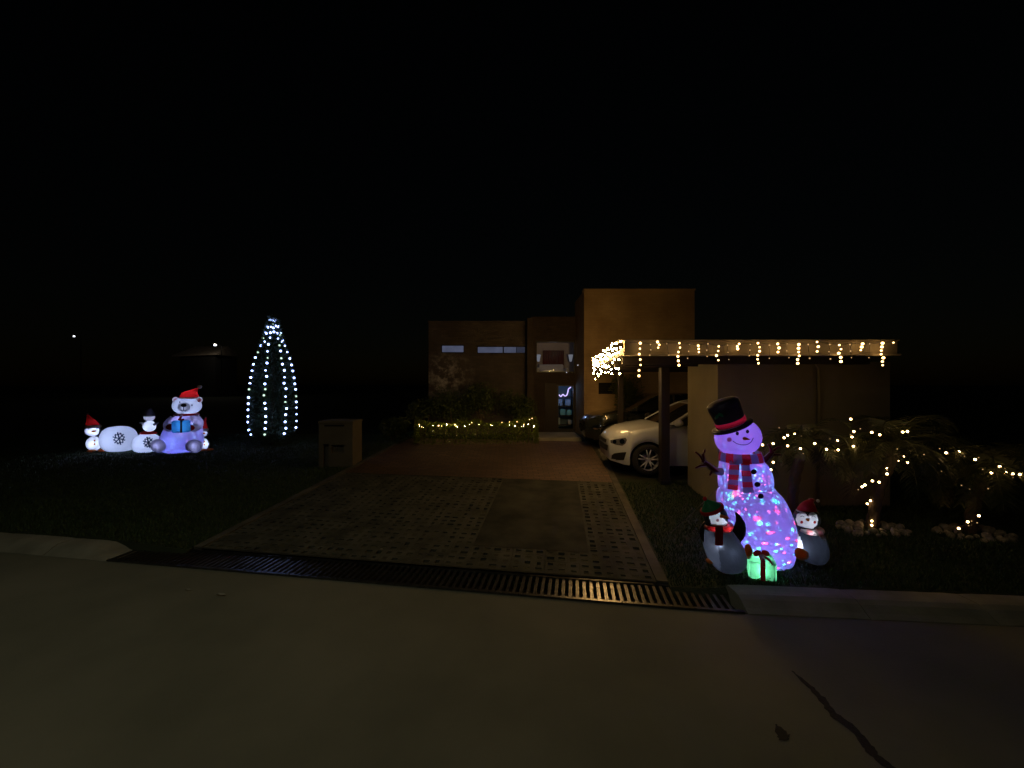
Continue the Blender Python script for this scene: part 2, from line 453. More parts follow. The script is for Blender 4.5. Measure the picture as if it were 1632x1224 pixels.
# brick forecourt
def brickmat():
    m, t = newmat('red_brick_paving'); L = t.links.new
    o = N(t, 'ShaderNodeOutputMaterial'); p = N(t, 'ShaderNodeBsdfPrincipled'); L(p.outputs[0], o.inputs[0]); p.inputs['Roughness'].default_value = .75
    tc = N(t, 'ShaderNodeTexCoord'); b = N(t, 'ShaderNodeTexBrick'); L(tc.outputs['Object'], b.inputs['Vector'])
    b.inputs['Scale'].default_value = 1; b.inputs['Brick Width'].default_value = .22; b.inputs['Row Height'].default_value = .11; b.inputs['Mortar Size'].default_value = .008
    b.inputs['Color1'].default_value = (.10, .058, .038, 1); b.inputs['Color2'].default_value = (.15, .085, .052, 1); b.inputs['Mortar'].default_value = (.04, .035, .028, 1)
    nz = N(t, 'ShaderNodeTexNoise'); nz.inputs['Scale'].default_value = 1.3
    mx = N(t, 'ShaderNodeMix', data_type='RGBA', blend_type='MULTIPLY'); mx.inputs['Factor'].default_value = .6
    cr = N(t, 'ShaderNodeValToRGB'); cr.color_ramp.elements[0].color = (.35, .35, .35, 1); cr.color_ramp.elements[0].position = .35; cr.color_ramp.elements[1].position = .65
    L(nz.outputs[0], cr.inputs[0]); L(b.outputs['Color'], mx.inputs['A']); L(cr.outputs[0], mx.inputs['B']); L(mx.outputs['Result'], p.inputs['Base Color'])
    bp = N(t, 'ShaderNodeBump'); bp.inputs['Strength'].default_value = .6; bp.inputs['Distance'].default_value = .008; bp.invert = True
    L(b.outputs['Fac'], bp.inputs['Height']); L(bp.outputs[0], p.inputs['Normal']); return m
M_brickp = brickmat()
tag(mk('brick_forecourt', grid([UL+.116, -3, -2, -1, 0, 1, UR-.116], [d0+rows*ch+.006]+[4+.4*i for i in range(11)], lambda u, d, x, y: G(x, y)+.004, UD), M_brickp), kind='structure')
tag(mk('carport_floor', grid([2.0+.5*i for i in range(11)], [7.95+.5*i for i in range(9)], lambda u, d, x, y: G(x, y)+.006, lambda u, d: (u+.06*(d-8), d)), M_slab), kind='structure')
# tar crack and patch on the road
def crack(px_pts, name):
    pts = smooth_prof(px_pts, 6); V2, F2 = [], []
    for i, (px, py, w_) in enumerate(pts):
        w_ *= .45*(1+.6*noise.noise(Vector((i*1.7, 1, 2)))); px += 3*noise.noise(Vector((i*1.3, 5, 2)))
        for s in (-1, 1):
            X = W(px+s*w_*.8, py-s*w_*.4, 1)-O; k = EYE/-X.z; V2.append((X.x*k, X.y*k, .004))
    for i in range(len(pts)-1): a = i*2; F2.append((a, a+1, a+3, a+2))
    return mk(name, (V2, F2), pm('tar', (.012, .012, .01), rough=.8, bump=.3, scale=20))
tag(crack([(1262, 1070, 2), (1285, 1090, 7), (1310, 1115, 11), (1330, 1140, 13), (1362, 1165, 14), (1380, 1188, 17), (1400, 1210, 15), (1440, 1240, 14), (1500, 1290, 12)], 'road_crack'), kind='structure')
tag(crack([(1236, 1155, 2), (1243, 1166, 16), (1250, 1176, 20), (1256, 1181, 4)], 'road_patch'), kind='structure')
# leaves on the road
lf = None
for n_, (px, py, s, lb) in enumerate([(352, 950, .05, 'fallen dry leaf on the road below the grate, the larger and more to the right'), (300, 942, .035, 'small fallen leaf on the road beside the larger leaf'), (487, 829, .03, 'pale dead leaf on the driveway pavers, far left'), (608, 877, .025, 'tiny pale leaf near the front of the pavers')]):
    q = gp(px, py) if py < 930 else None
    if q is None: X = W(px, py, 1)-O; k = EYE/-X.z; q = Vector((X.x*k, X.y*k, 0))
    q = q+Vector((0, 0, .008)); g = []
    pts = [(-1.6, 0, .1), (-.7, .45, .35), (.4, .5, .3), (1.5, .05, .15), (.4, -.5, .2), (-.7, -.45, .45), (0, 0, .05)]
    g = [q+Vector((a*s*.7, b*s*.7, c*s)) for a, b, c in pts]
    tag(mk('fallen_leaf', (g, [(0, 1, 6), (1, 2, 6), (2, 3, 6), (3, 4, 6), (4, 5, 6), (5, 0, 6)]), M_kerb), lb, 'leaf', 'fallen leaves')

# grass blades, one uncountable mass
def blades(n, samp, name, h=.05):
    V2, F2 = [], []
    while n > 0:
        x, y = samp()
        u = x-.115*(y-5)
        if UL-.02 < u < UR+.02 or y < K(x)+.37: continue
        n -= 1
        z = G(x, y)-.004; a = random.uniform(0, 6.28); hh = h*random.uniform(.5, 1.3); ww = .004+.0005*y; b = random.uniform(-.03, .03); c = random.uniform(-.03, .03)
        k = len(V2); V2 += [(x-math.cos(a)*ww, y-math.sin(a)*ww, z), (x+math.cos(a)*ww, y+math.sin(a)*ww, z), (x+b, y+c, z+hh)]; F2.append((k, k+1, k+2))
    return V2, F2
def sL():
    y = 4.6+10*random.random()**1.3; return (random.uniform(-1.32*y, min(-2.9, 0)), y)
def sR():
    y = random.uniform(3.7, 7.7); return (random.uniform(1.6, 1.35*y), y)
tag(mk('grass', join(blades(60000, sL, ''), blades(42000, sR, '')), M_grass), 'short dark lawn grass either side of the driveway', 'grass', kind='stuff')

# ------------------------------------------------------------------ house
def wallmat(name, c1, c2, mort, bw=.24, rh=.08, st=.5, pale_blotch=None):
    m, t = newmat(name); L = t.links.new
    o = N(t, 'ShaderNodeOutputMaterial'); p = N(t, 'ShaderNodeBsdfPrincipled'); L(p.outputs[0], o.inputs[0]); p.inputs['Roughness'].default_value = .85
    tc = N(t, 'ShaderNodeTexCoord'); sp = N(t, 'ShaderNodeSeparateXYZ'); cb = N(t, 'ShaderNodeCombineXYZ')
    L(tc.outputs['Object'], sp.inputs[0]); ad = N(t, 'ShaderNodeMath', operation='ADD'); L(sp.outputs[0], ad.inputs[0]); L(sp.outputs[1], ad.inputs[1])
    L(ad.outputs[0], cb.inputs[0]); L(sp.outputs[2], cb.inputs[1])
    b = N(t, 'ShaderNodeTexBrick'); L(cb.outputs[0], b.inputs['Vector']); b.inputs['Scale'].default_value = 1
    b.inputs['Brick Width'].default_value = bw; b.inputs['Row Height'].default_value = rh; b.inputs['Mortar Size'].default_value = .007
    b.inputs['Color1'].default_value = (*c1, 1); b.inputs['Color2'].default_value = (*c2, 1); b.inputs['Mortar'].default_value = (*mort, 1)
    nz = N(t, 'ShaderNodeTexNoise'); nz.inputs['Scale'].default_value = 1.1; nz.inputs['Detail'].default_value = 7; L(tc.outputs['Object'], nz.inputs['Vector'])
    cr = N(t, 'ShaderNodeValToRGB'); cr.color_ramp.elements[0].color = (.55, .5, .45, 1); cr.color_ramp.elements[0].position = .35; cr.color_ramp.elements[1].position = .7
    mx = N(t, 'ShaderNodeMix', data_type='RGBA', blend_type='MULTIPLY'); mx.inputs['Factor'].default_value = .8
    L(nz.outputs[0], cr.inputs[0]); L(b.outputs['Color'], mx.inputs['A']); L(cr.outputs[0], mx.inputs['B']); L(mx.outputs['Result'], p.inputs['Base Color'])
    if pale_blotch:  # pale noise blotches fading out around one point of the wall
        vm = N(t, 'ShaderNodeVectorMath', operation='DISTANCE'); L(tc.outputs['Object'], vm.inputs[0]); vm.inputs[1].default_value = pale_blotch
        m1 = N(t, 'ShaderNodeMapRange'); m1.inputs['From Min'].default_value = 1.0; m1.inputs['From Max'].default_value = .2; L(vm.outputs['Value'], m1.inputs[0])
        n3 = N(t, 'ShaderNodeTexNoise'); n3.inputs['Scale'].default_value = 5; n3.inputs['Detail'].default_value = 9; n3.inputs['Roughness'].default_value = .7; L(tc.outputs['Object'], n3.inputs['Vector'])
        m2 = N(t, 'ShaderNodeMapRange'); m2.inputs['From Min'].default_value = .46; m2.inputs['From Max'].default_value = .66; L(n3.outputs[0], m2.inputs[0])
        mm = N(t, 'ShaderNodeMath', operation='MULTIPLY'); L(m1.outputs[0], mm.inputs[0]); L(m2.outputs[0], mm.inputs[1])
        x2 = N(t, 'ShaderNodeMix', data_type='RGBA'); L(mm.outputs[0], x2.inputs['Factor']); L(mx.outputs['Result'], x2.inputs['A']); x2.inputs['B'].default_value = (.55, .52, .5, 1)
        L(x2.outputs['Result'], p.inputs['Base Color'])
    bp = N(t, 'ShaderNodeBump'); bp.inputs['Strength'].default_value = st; bp.inputs['Distance'].default_value = .006; bp.invert = True
    L(b.outputs['Fac'], bp.inputs['Height']); L(bp.outputs[0], p.inputs['Normal']); return m
M_wing = wallmat('brown_brick_wall', (.10, .084, .074), (.13, .108, .094), (.10, .09, .08), pale_blotch=((712-816)/F*13.5-1.3, .1, EYE-(600-612)/F*13.5-.45))
M_bay = wallmat('dark_brick_wall', (.055, .04, .03), (.075, .052, .04), (.05, .042, .035))
M_tower = wallmat('ochre_brick_wall', (.44, .31, .16), (.49, .345, .18), (.41, .30, .17), st=.3)
YW, YR, YT = 13.5, 14.2, 12.5
def hx(px, d): return (px-816)/F*d
def hz(py, d): return EYE-(py-612)/F*d
def wall_holes(x0, x1, z0, z1, y, th, holes):
    xsx = sorted({x0, x1, *[h[0] for h in holes], *[h[1] for h in holes]}); zs = sorted({z0, z1, *[h[2] for h in holes], *[h[3] for h in holes]})
    gs = []
    for a, b in zip(xsx[:-1], xsx[1:]):
        for c, d in zip(zs[:-1], zs[1:]):
            if any(h[0] <= (a+b)/2 <= h[1] and h[2] <= (c+d)/2 <= h[3] for h in holes): continue
            gs.append(box(a, b, y, y+th, c, d))
    return join(*gs)
house = empty('house', (1.3, 13.4, .45), 'two storey flat roofed brick house with a tall orange lit tower block and dim windows', 'house')
gz0 = .3
# left wing
wx0, wx1, wz = hx(683, YW), hx(849, YW), hz(514, YW)
hls = []
for a, b, c, d in ((703, 740, 549.5, 562.5), (760, 838, 551.5, 563.5)):
    hls.append((hx(a, YW), hx(b, YW), hz(d, YW), hz(c, YW)))
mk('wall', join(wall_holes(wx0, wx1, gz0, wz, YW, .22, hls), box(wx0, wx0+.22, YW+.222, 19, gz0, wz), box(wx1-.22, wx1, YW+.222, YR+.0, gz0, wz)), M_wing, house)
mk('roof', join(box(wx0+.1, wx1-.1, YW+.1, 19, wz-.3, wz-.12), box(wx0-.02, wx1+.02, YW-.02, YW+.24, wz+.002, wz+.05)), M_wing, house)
E_win = None
def litpane(name, c, s):
    m, t = newmat(name); L = t.links.new
    o = N(t, 'ShaderNodeOutputMaterial'); e = N(t, 'ShaderNodeEmission'); tc = N(t, 'ShaderNodeTexCoord'); nz = N(t, 'ShaderNodeTexNoise')
    nz.inputs['Scale'].default_value = 3.5; mr = N(t, 'ShaderNodeMapRange'); mr.inputs['To Min'].default_value = s*.6; mr.inputs['To Max'].default_value = s*1.4
    L(tc.outputs['Object'], nz.inputs['Vector']); L(nz.outputs[0], mr.inputs[0]); L(mr.outputs[0], e.inputs[1]); e.inputs[0].default_value = (*c, 1)
    g = N(t, 'ShaderNodeBsdfGlossy'); g.inputs['Roughness'].default_value = .05; f = N(t, 'ShaderNodeFresnel'); mx = N(t, 'ShaderNodeMixShader')
    L(f.outputs[0], mx.inputs[0]); L(e.outputs[0], mx.inputs[1]); L(g.outputs[0], mx.inputs[2]); L(mx.outputs[0], o.inputs[0]); return m
E_win = litpane('dim_lit_window', (.55, .62, 1.0), .115)
E_win2 = litpane('dimmer_lit_window', (.5, .55, .9), .05)
def window(x0, x1, z0, z1, y, mats_split):
    wn = mk('window', join(box(x0, x1, y+.02, y+.07, z0, z0+.03), box(x0, x1, y+.02, y+.07, z1-.03, z1), box(x0, x0+.03, y+.02, y+.07, z0+.03, z1-.03), box(x1-.03, x1, y+.02, y+.07, z0+.03, z1-.03)), M_trim, house)
    for a, b, m in mats_split:
        mk('pane', box(a+.01, b-.01, y+.04, y+.05, z0+.031, z1-.031), m, wn)
    return wn
h = hls[0]; window(*h[:4], YW, [(h[0]+.02, h[1]-.02, E_win)])
h = hls[1]; s1 = hx(802, YW); s2 = hx(823, YW)
wn = window(*h[:4], YW, [(h[0]+.02, s1-.012, E_win), (s1+.012, s2, E_win), (s2, h[1]-.02, E_win2)])
mk('mullion', box(s1-.014, s1+.014, YW+.022, YW+.068, h[2]+.031, h[3]-.031), M_trim, wn)
# recessed entry bay
rx0, rx1, rz = wx1, hx(930, YR)+.02, hz(507, YR)
up = (hx(854, YR), hx(917, YR), hz(594, YR), hz(543, YR)); dr = (hx(888, YR), hx(916, YR), .46, hz(613, YR))
mk('wall', wall_holes(rx0+.001, rx1, gz0, rz, YR, .2, [up, dr]), M_bay, house)
mk('parapet', box(rx0, rx1, YR-.02, YR+.22, rz+.001, rz+.05), M_bay, house)
mk('column', box(hx(840, 13.4), hx(850, 13.4), 13.2, 13.44, gz0, hz(508, 13.4)), M_bay, house)
def glassmat():
    m, t = newmat('window_glass'); L = t.links.new
    o = N(t, 'ShaderNodeOutputMaterial'); a = N(t, 'ShaderNodeBsdfTransparent'); g = N(t, 'ShaderNodeBsdfGlossy'); g.inputs['Roughness'].default_value = .03
    f = N(t, 'ShaderNodeFresnel'); f.inputs[0].default_value = 1.16; x = N(t, 'ShaderNodeMixShader'); L(f.outputs[0], x.inputs[0]); L(a.outputs[0], x.inputs[1]); L(g.outputs[0], x.inputs[2]); L(x.outputs[0], o.inputs[0]); return m
M_wg = glassmat()
M_room = pm('room_plaster', (.42, .40, .42), (.5, .48, .5), 2, .9)
def room(x0, x1, z0, z1, y, dep, mat):
    v = [(x0, y, z0), (x1, y, z0), (x1, y, z1), (x0, y, z1), (x0, y+dep, z0), (x1, y+dep, z0), (x1, y+dep, z1), (x0, y+dep, z1)]
    return mk('room', (v, [(4, 5, 6, 7), (0, 1, 5, 4), (3, 7, 6, 2), (0, 4, 7, 3), (1, 2, 6, 5)]), mat, house)
room(up[0]-.3, up[1]+.2, up[2]-.3, up[3]+.1, YR+.202, 1.6, M_room)
wn = mk('window', join(box(up[0], up[1], YR+.05, YR+.1, up[2], up[2]+.04), box(up[0], up[1], YR+.05, YR+.1, up[3]-.04, up[3]), box(up[0], up[0]+.04, YR+.05, YR+.1, up[2]+.04, up[3]-.04), box(up[1]-.04, up[1], YR+.05, YR+.1, up[2]+.04, up[3]-.04)), M_trim, house)
mk('pane', box(up[0]+.041, up[1]-.041, YR+.07, YR+.08, up[2]+.041, up[3]-.041), M_wg, wn)
lamp('room_fill_lamp', ((up[0]+up[1])/2, YR+.8, up[3]-.1), .5, (.85, .85, 1), house, .15)  # lamp added to light the invented furnishings behind the upper pane
room(dr[0]-.4, dr[1]+.1, dr[2]-.02, dr[3]+.2, YR+.202, 1.3, pm('hall_plaster', (.12, .2, .30), (.2, .32, .42), 2, .8))
dd_ = mk('door', join(box(dr[0], dr[0]+.05, YR+.05, YR+.11, dr[2], dr[3]), box(dr[1]-.05, dr[1], YR+.05, YR+.11, dr[2], dr[3]), box(dr[0]+.05, dr[1]-.05, YR+.05, YR+.11, dr[2], dr[2]+.1), box(dr[0]+.05, dr[1]-.05, YR+.05, YR+.11, dr[3]-.05, dr[3])), M_trim, house)
mk('pane', box(dr[0]+.051, dr[1]-.051, YR+.07, YR+.08, dr[2]+.101, dr[3]-.051), M_wg, dd_)
mk('handle', tube([(dr[0]+.08, YR+.045, dr[2]+.7), (dr[0]+.08, YR+.0, dr[2]+.72), (dr[0]+.08, YR+.0, dr[2]+.98), (dr[0]+.08, YR+.045, dr[2]+1.0)], .012), M_chrome, dd_, True)
lamp('hall_lamp', ((dr[0]+dr[1])/2, YR+.45, dr[3]-.2), 2.6, (.35, .6, 1), house, .1)
mk('door_surround', join(box(hx(868, YR), dr[0]-.002, YR-.03, YR-.001, .45, dr[3]+.05)), pm('dark_door_panel', (.022, .013, .009), rough=.6), house)
# furnishings behind the panes; those upstairs are invented to give a blurry reflection
M_invented_sofa = pm('invented_pale_sofa', (.6, .64, .75), rough=.9)
sf = empty('sofa', (1.55, 15.3, up[2]-.3), 'pale sofa invented for a blurry reflection in the upper entry window', 'sofa')
mk('seat', box(1.05, 2.0, 15.0, 15.5, up[2]-.29, up[2]+.12, c=.04), M_invented_sofa, sf); mk('backrest', box(1.05, 2.0, 15.5, 15.7, up[2]+.0, up[2]+.36, c=.04), M_invented_sofa, sf)
mk('arm', box(.9, 1.045, 14.95, 15.6, up[2]-.29, up[2]+.22, c=.04), M_invented_sofa, sf); mk('arm', box(2.005, 2.12, 14.95, 15.6, up[2]-.29, up[2]+.2, c=.04), M_invented_sofa, sf)
V, Fc = [], []
for i in range(41):
    x = 1.22+.85*i/40; yy = 15.92+.02*math.sin(i*1.3); V += [(x, yy, up[2]-.1), (x, yy, up[3]-.2)]
for i in range(40): Fc.append((2*i, 2*i+2, 2*i+3, 2*i+1))
tag(mk('curtain', (V, Fc), pm('invented_red_curtain', (.15, .035, .035), (.15, .12, .13), 2.2, .9)), 'red curtain invented for a blurry reflection, hanging behind the sofa in the upper entry window', 'curtain')
for x, lb in ((1.0, 'small pale wall lamp invented for a blurry reflection at the left of the upper entry window'), (2.22, 'small pale wall lamp invented for a blurry reflection at the right of the upper entry window')):
    L_ = empty('invented_wall_lamp', (x, 15.2, 3.2), lb, 'wall lamp')
    mk('shade', loft([((x, 15.2, 3.0), .04, .04, (0, 0, 1)), ((x, 15.2, 3.26), .09, .09, (0, 0, 1))], 16), emis('invented_faint_shade', (.8, .85, 1), .16), L_, True)  # invented shade glows to give a pale spot of the reflection
    mk('bracket', tube([(x, 15.2, 3.1), (x, 15.79, 3.1)], .012), M_trim, L_)
shf = empty('shelf_unit', (1.9, 15.1, .46), 'shelf unit with pale blue items behind the lit glass door', 'shelf')
for k in range(4): mk('shelf', box(1.5, 2.28, 15.0, 15.3, .6+.35*k, .63+.35*k), M_trim, shf)
for x in (1.47, 2.28): mk('side_panel', box(x-.03, x, 15.0, 15.3, .46, 1.9), M_trim, shf)
for x, z, c_, s_ in ((1.6, .63, (.5, .6, .5), .26), (1.8, .98, (.2, .6, .6), .22), (2.05, .98, (.2, .6, .6), .2), (1.68, 1.33, (.3, .5, .8), .25), (2.0, 1.33, (.3, .5, .8), .24), (2.1, .63, (.5, .5, .4), .18)):
    tag(mk('storage_box', box(x, x+.2, 15.03, 15.2, z+.002, z+s_, c=.02), pm('box_colour', c_, rough=.6)), {(1.6, .63): 'pale green box on the lowest shelf behind the glass door', (1.8, .98): 'left one of two teal boxes on the hall shelf', (2.05, .98): 'right one of two teal boxes on the hall shelf', (1.68, 1.33): 'left one of two blue boxes on the top hall shelf', (2.0, 1.33): 'right one of two blue boxes on the top hall shelf', (2.1, .63): 'beige box on the lowest shelf behind the glass door'}[(x, z)], 'box', 'boxes on the hall shelves')
rope = [W(px, py, 14.9) for px, py in smooth_prof([(891, 629), (894, 632), (897, 628.5), (900, 631), (903, 630), (905, 625), (906, 620), (910, 617)], 4)]
tag(mk('rope_light', tube(rope, .02, 6), emis('violet_rope', (.6, .5, 1), 1.5), smooth=True), 'curved violet rope light shining behind the glass door', 'rope light')
# entry step and path
tag(mk('entry_step', box(hx(850, 12.2), hx(925, 12.2), 11.9, 13.4, .3, G(1, 12)+.09, c=.015), M_kerb), kind='structure')
# tower
tx0, tx1, tz = hx(931, YT), hx(1107, YT), hz(463, YT)
vt = (hx(954, YT), hx(982, YT), hz(628, YT), hz(610, YT)); zl = hz(631.5, YT)
mk('wall', join(wall_holes(tx0, tx1, gz0, zl-.015, YT, .25, []), wall_holes(tx0, tx1, zl+.015, tz, YT, .25, [vt]), box(tx0+.01, tx1-.01, YT+.03, YT+.2, zl-.015, zl+.015), box(tx0, tx0+.25, YT+.251, 14.4, gz0, tz), box(tx1-.25, tx1, YT+.251, 14.4, gz0, tz)), M_tower, house)
mk('roof', box(tx0+.1, tx1-.1, YT+.26, 14.4, tz-.3, tz-.1), M_tower, house)
mk('coping', box(tx0-.02, tx1+.02, YT-.02, YT+.27, tz+.001, tz+.05), M_tower, house)
vent = mk('vent', box(vt[0], vt[1], YT+.1, YT+.16, vt[2], vt[3]), M_dark, house)
mk('louvre', join(*[box(vt[0]+.01, vt[1]-.01, YT+.05, YT+.09, vt[2]+.03+.06*i, vt[2]+.04+.06*i) for i in range(5)]), M_trim, vent)
for px, py, lb in ((921, 582, 'tiny indicator light high beside the upper window'), (903, 593.5, 'tiny pale light on the sill of the upper window')):
    p = W(px, py, 14.1 if px < 915 else 13.6)
    tag(mk('indicator_light', ball(p, .014, .014, .014, 8, 6), emis('indicator', (.9, .9, 1), 1.0), smooth=True), lb, 'small light')

# ------------------------------------------------------------------ garden store (the plain wall right of the cars)
st = empty('garden_store', (4.7, 6.5, .15), 'low plain rendered store building whose long blank wall stands behind the snowman', 'outbuilding')
sx0, sx1, sz = hx(1144, 6.5), hx(1420, 6.5), hz(576, 6.5)
sj = hx(1301, 6.5)
def prism(pts, z0, z1):
    n = len(pts); V2 = [(x, y, z0) for x, y in pts]+[(x, y, z1) for x, y in pts]
    return V2, [tuple(range(n-1, -1, -1)), tuple(range(n, 2*n))]+[(i, (i+1) % n, n+(i+1) % n, n+i) for i in range(n)]
mk('wall', prism([(sx0, 6.5), (sj-.006, 6.5), (sj-.006, 7.62), (sx0+.005, 7.62)], -.1, sz), M_stucco, st)
mk('wall', prism([(sj+.006, 6.515), (sx1, 6.515), (sx1, 7.62), (sj+.006, 7.62)], -.1, sz-.01), M_stucco, st)
mk('downpipe', tube([(sj-.05, 6.46, sz-.02), (sj, 6.45, sz-.12), (sj+.01, 6.45, .1)], .022, 8), M_stucco, st, True)

# ------------------------------------------------------------------ carport
cp = empty('carport', (3.5, 8, .3), 'flat roofed carport on dark wooden posts, its cream fascia edged with icicle lights', 'carport')
FY = 5.9; FX0 = hx(995, FY); FX1 = hx(1430, FY); FT = hz(543.5, FY); FB = hz(567, FY)
bx_, by_ = FX0+.1156*4.9, FY+4.9
mk('fascia', box(FX0, FX1, FY, FY+.03, FB+.03, FT, c=.004), M_fascia, cp)
mk('drip_edge', box(FX0-.02, FX1+.02, FY-.045, FY+.05, FB, FB+.028, c=.004), M_fascia, cp)
mk('drip_edge', box(FX0-.02, FX1+.02, FY-.02, FY+.3, FT+.002, FT+.02, c=.004), M_fascia, cp)
mk('side_rail', prism([(FX0, FY+.052), (FX0+.03, FY+.052), (bx_+.03, by_), (bx_, by_)], FB+.02, FB+.12), M_wood, cp)
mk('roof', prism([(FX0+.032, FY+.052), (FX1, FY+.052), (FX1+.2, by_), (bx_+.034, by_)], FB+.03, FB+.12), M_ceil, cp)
for y in (6.35, 7.2, 8.05, 8.9, 9.75, 10.5):
    x0 = FX0+.05+.1156*(y-FY)
    mk('rafter', box(x0, FX1, y, y+.07, FB-.10, FB+.028), M_wood, cp)
pts_post = []
for px, y, w_ in ((1061, 7.62, .16), (990, 10.05, .12)):
    x = hx(px, y); z0 = G(x, y)-.02
    mk('post', box(x-w_/2, x+w_/2, y, y+w_, z0, FB-.101, c=.008), M_wood, cp)
    mk('bracket', box(x-w_/2-.015, x+w_/2+.015, y-.015, y+w_+.015, z0+.01, z0+.1, c=.004), M_trim, cp)
xa, xb = hx(1061, 7.62), hx(990, 10.05)
if 0: mk('beam', prism([(xa-.09, 7.5), (xa+.09, 7.5), (xb+.09, 10.6), (xb-.09, 10.6)], FB-.24, FB-.102), M_wood, cp)

# ------------------------------------------------------------------ light strings
bm = ball((0, 0, 0), 1, 1, 1, 8, 6)
_bm = {}
def bulb(parent, p, r, mat):
    k = (round(r, 4), mat.name)
    if k not in _bm:
        me = bpy.data.meshes.new('bulb'); me.from_pydata([tuple(v*r) for v in bm[0]], [], bm[1]); me.materials.append(mat)
        me.polygons.foreach_set('use_smooth', [True]*len(me.polygons)); _bm[k] = me
    o = bpy.data.objects.new('bulb', _bm[k]); col.objects.link(o); o.parent = parent; o.location = Vector(p)-wloc(parent); return o
# icicle string along the front fascia
ic = empty('icicle_lights', (3.6, FY-.06, 2.75), 'warm white icicle light string hanging along the front fascia of the carport', 'string lights', 'warm icicle lights on the carport')
drops = [(1020, 547, 599, 7, 1), (1036, 549, 566, 3, 0), (1050, 545, 554, 3, 1), (1064, 548, 566, 2, 0), (1082, 547, 582, 6, 1), (1097, 549, 571, 3, 0), (1112, 551, 561, 3, 1), (1128, 548, 568, 3, 0), (1144, 552, 574, 4, 1), (1160, 550, 573, 3, 0), (1177, 548, 556, 3, 1), (1194, 549, 567, 3, 0), (1209, 547, 579, 6, 1), (1227, 550, 571, 2, 0), (1240, 548, 561, 3, 1), (1256, 548, 570, 3, 0), (1272, 549, 579, 6, 1), (1290, 549, 571, 2, 0), (1304, 545, 560, 3, 1), (1322, 549, 572, 3, 0), (1339, 550, 576, 5, 1), (1356, 549, 570, 3, 0), (1373, 548, 558, 3, 1), (1386, 548, 570, 2, 0), (1406, 547, 582, 7, 1), (1425, 546, 546, 1, 2)]
yf = FY-.10; wires = []; top = []
for px, y0, y1, n, br in drops:
    p0 = W(px, y0-1, yf); top.append(p0); pts = [p0]
    for i in range(n):
        py = y0+(y1-y0)*(i/(n-1) if n > 1 else 0); q = W(px+random.uniform(-2.2, 2.2), py, yf-random.uniform(0, .02)); pts.append(q)
        r = .0165 if br == 1 else .009
        bulb(ic, q, r*random.uniform(.7, 1.2), B_warm if br else B_dim)
    if n > 1: wires.append(tube(pts, .0025, 4))
wires.append(tube([top[0]+Vector((-.15, 0, .0))]+top, .003, 4)); mk('wire', join(*wires), M_wire, ic)
ic2 = empty('icicle_lights', (FX0, 8, 2.75), 'dense warm white icicle light string hanging along the left side beam of the carport', 'string lights', 'warm icicle lights on the carport')
wires = []; top = []; cnt = 0; t = 0.05
k = 0
while t < 4.75:
    y = FY+t; x = FX0-.06+.1156*t
    p0 = Vector((x, y, FT+.03)); top.append(p0); pts = [p0]
    n = (6, 2, 5, 3)[k % 4]; dj = random.uniform(-.04, .02)
    for i in range(n):
        if cnt >= 97: break
        q = Vector((x+random.uniform(-.025, .015), y+random.uniform(-.03, .03), FT+.02-.092*i*random.uniform(.85, 1.1)+dj)); pts.append(q); bulb(ic2, q, .0112, B_side); cnt += 1
    if len(pts) > 1: wires.append(tube(pts, .0025, 4))
    t += .205; k += 1
wires.append(tube(top, .003, 4)); mk('wire', join(*wires), M_wire, ic2)

# ------------------------------------------------------------------ conifer with lights
def leafcards(n, samp, size, asp=.5, up=0):
    V2, F2 = [], []
    for _ in range(n):
        p, out = samp()
        d = Vector((random.gauss(0, 1), random.gauss(0, 1), random.gauss(0, 1)+up)).normalized()*.7+out*.6; d.normalize()
        s, t_ = frame(d); a = random.uniform(0, 6.28); s2 = s*math.cos(a)+t_*math.sin(a); l = size*random.uniform(.6, 1.4)
        k = len(V2); V2 += [p-s2*l*asp*.5, p+d*l*.5-s2*l*asp*.1, p+d*l, p+d*l*.45+s2*l*asp*.5]; F2.append((k, k+1, k+2, k+3))
    return V2, F2
tp = gp(435, 709); TD = tp.y
ctree = empty('conifer_tree', tp, 'tall narrow conifer on the left lawn, outlined by cool white light strands', 'tree')
tprof = [(507, 3), (515, 6), (530, 11), (546, 16), (575, 27), (600, 32), (625, 35), (650, 36), (675, 36), (690, 34), (702, 22)]
def thw(z):
    py = 612-(z-EYE)*F/TD
    for (a, ra), (b, rb) in zip([(p_, q_*.92) for p_, q_ in tprof[:-1]], [(p_, q_*.92) for p_, q_ in tprof[1:]]):
        if a <= py <= b: return (ra+(rb-ra)*(py-a)/(b-a))/F*TD
    return 3/F*TD if py < 507 else 18/F*TD
tx, ty = tp.x, tp.y; zt = W(0, 506, TD).z; zb = W(0, 704, TD).z
def sc():
    z = zb+(zt-zb)*random.random()**1.15; r = thw(z)*(random.random()**.35)*random.uniform(.75, .98); a = random.uniform(0, 6.28)
    return Vector((tx+math.cos(a)*r+.02*tx*0, ty+math.sin(a)*r, z)), Vector((math.cos(a), math.sin(a), .4))
mk('crown', leafcards(15000, sc, .13, .28), M_needle, ctree)
mk('trunk', tube([(tx, ty, tp.z-.05), (tx, ty, zb+1), (tx, ty, zt-.3)], .09, 8, .02), M_bark, ctree, True)
ts = empty('string_lights', (tx, ty, zt), 'cool white light strands running down the narrow conifer from its tip', 'string lights')
wires = []; cnt = 0
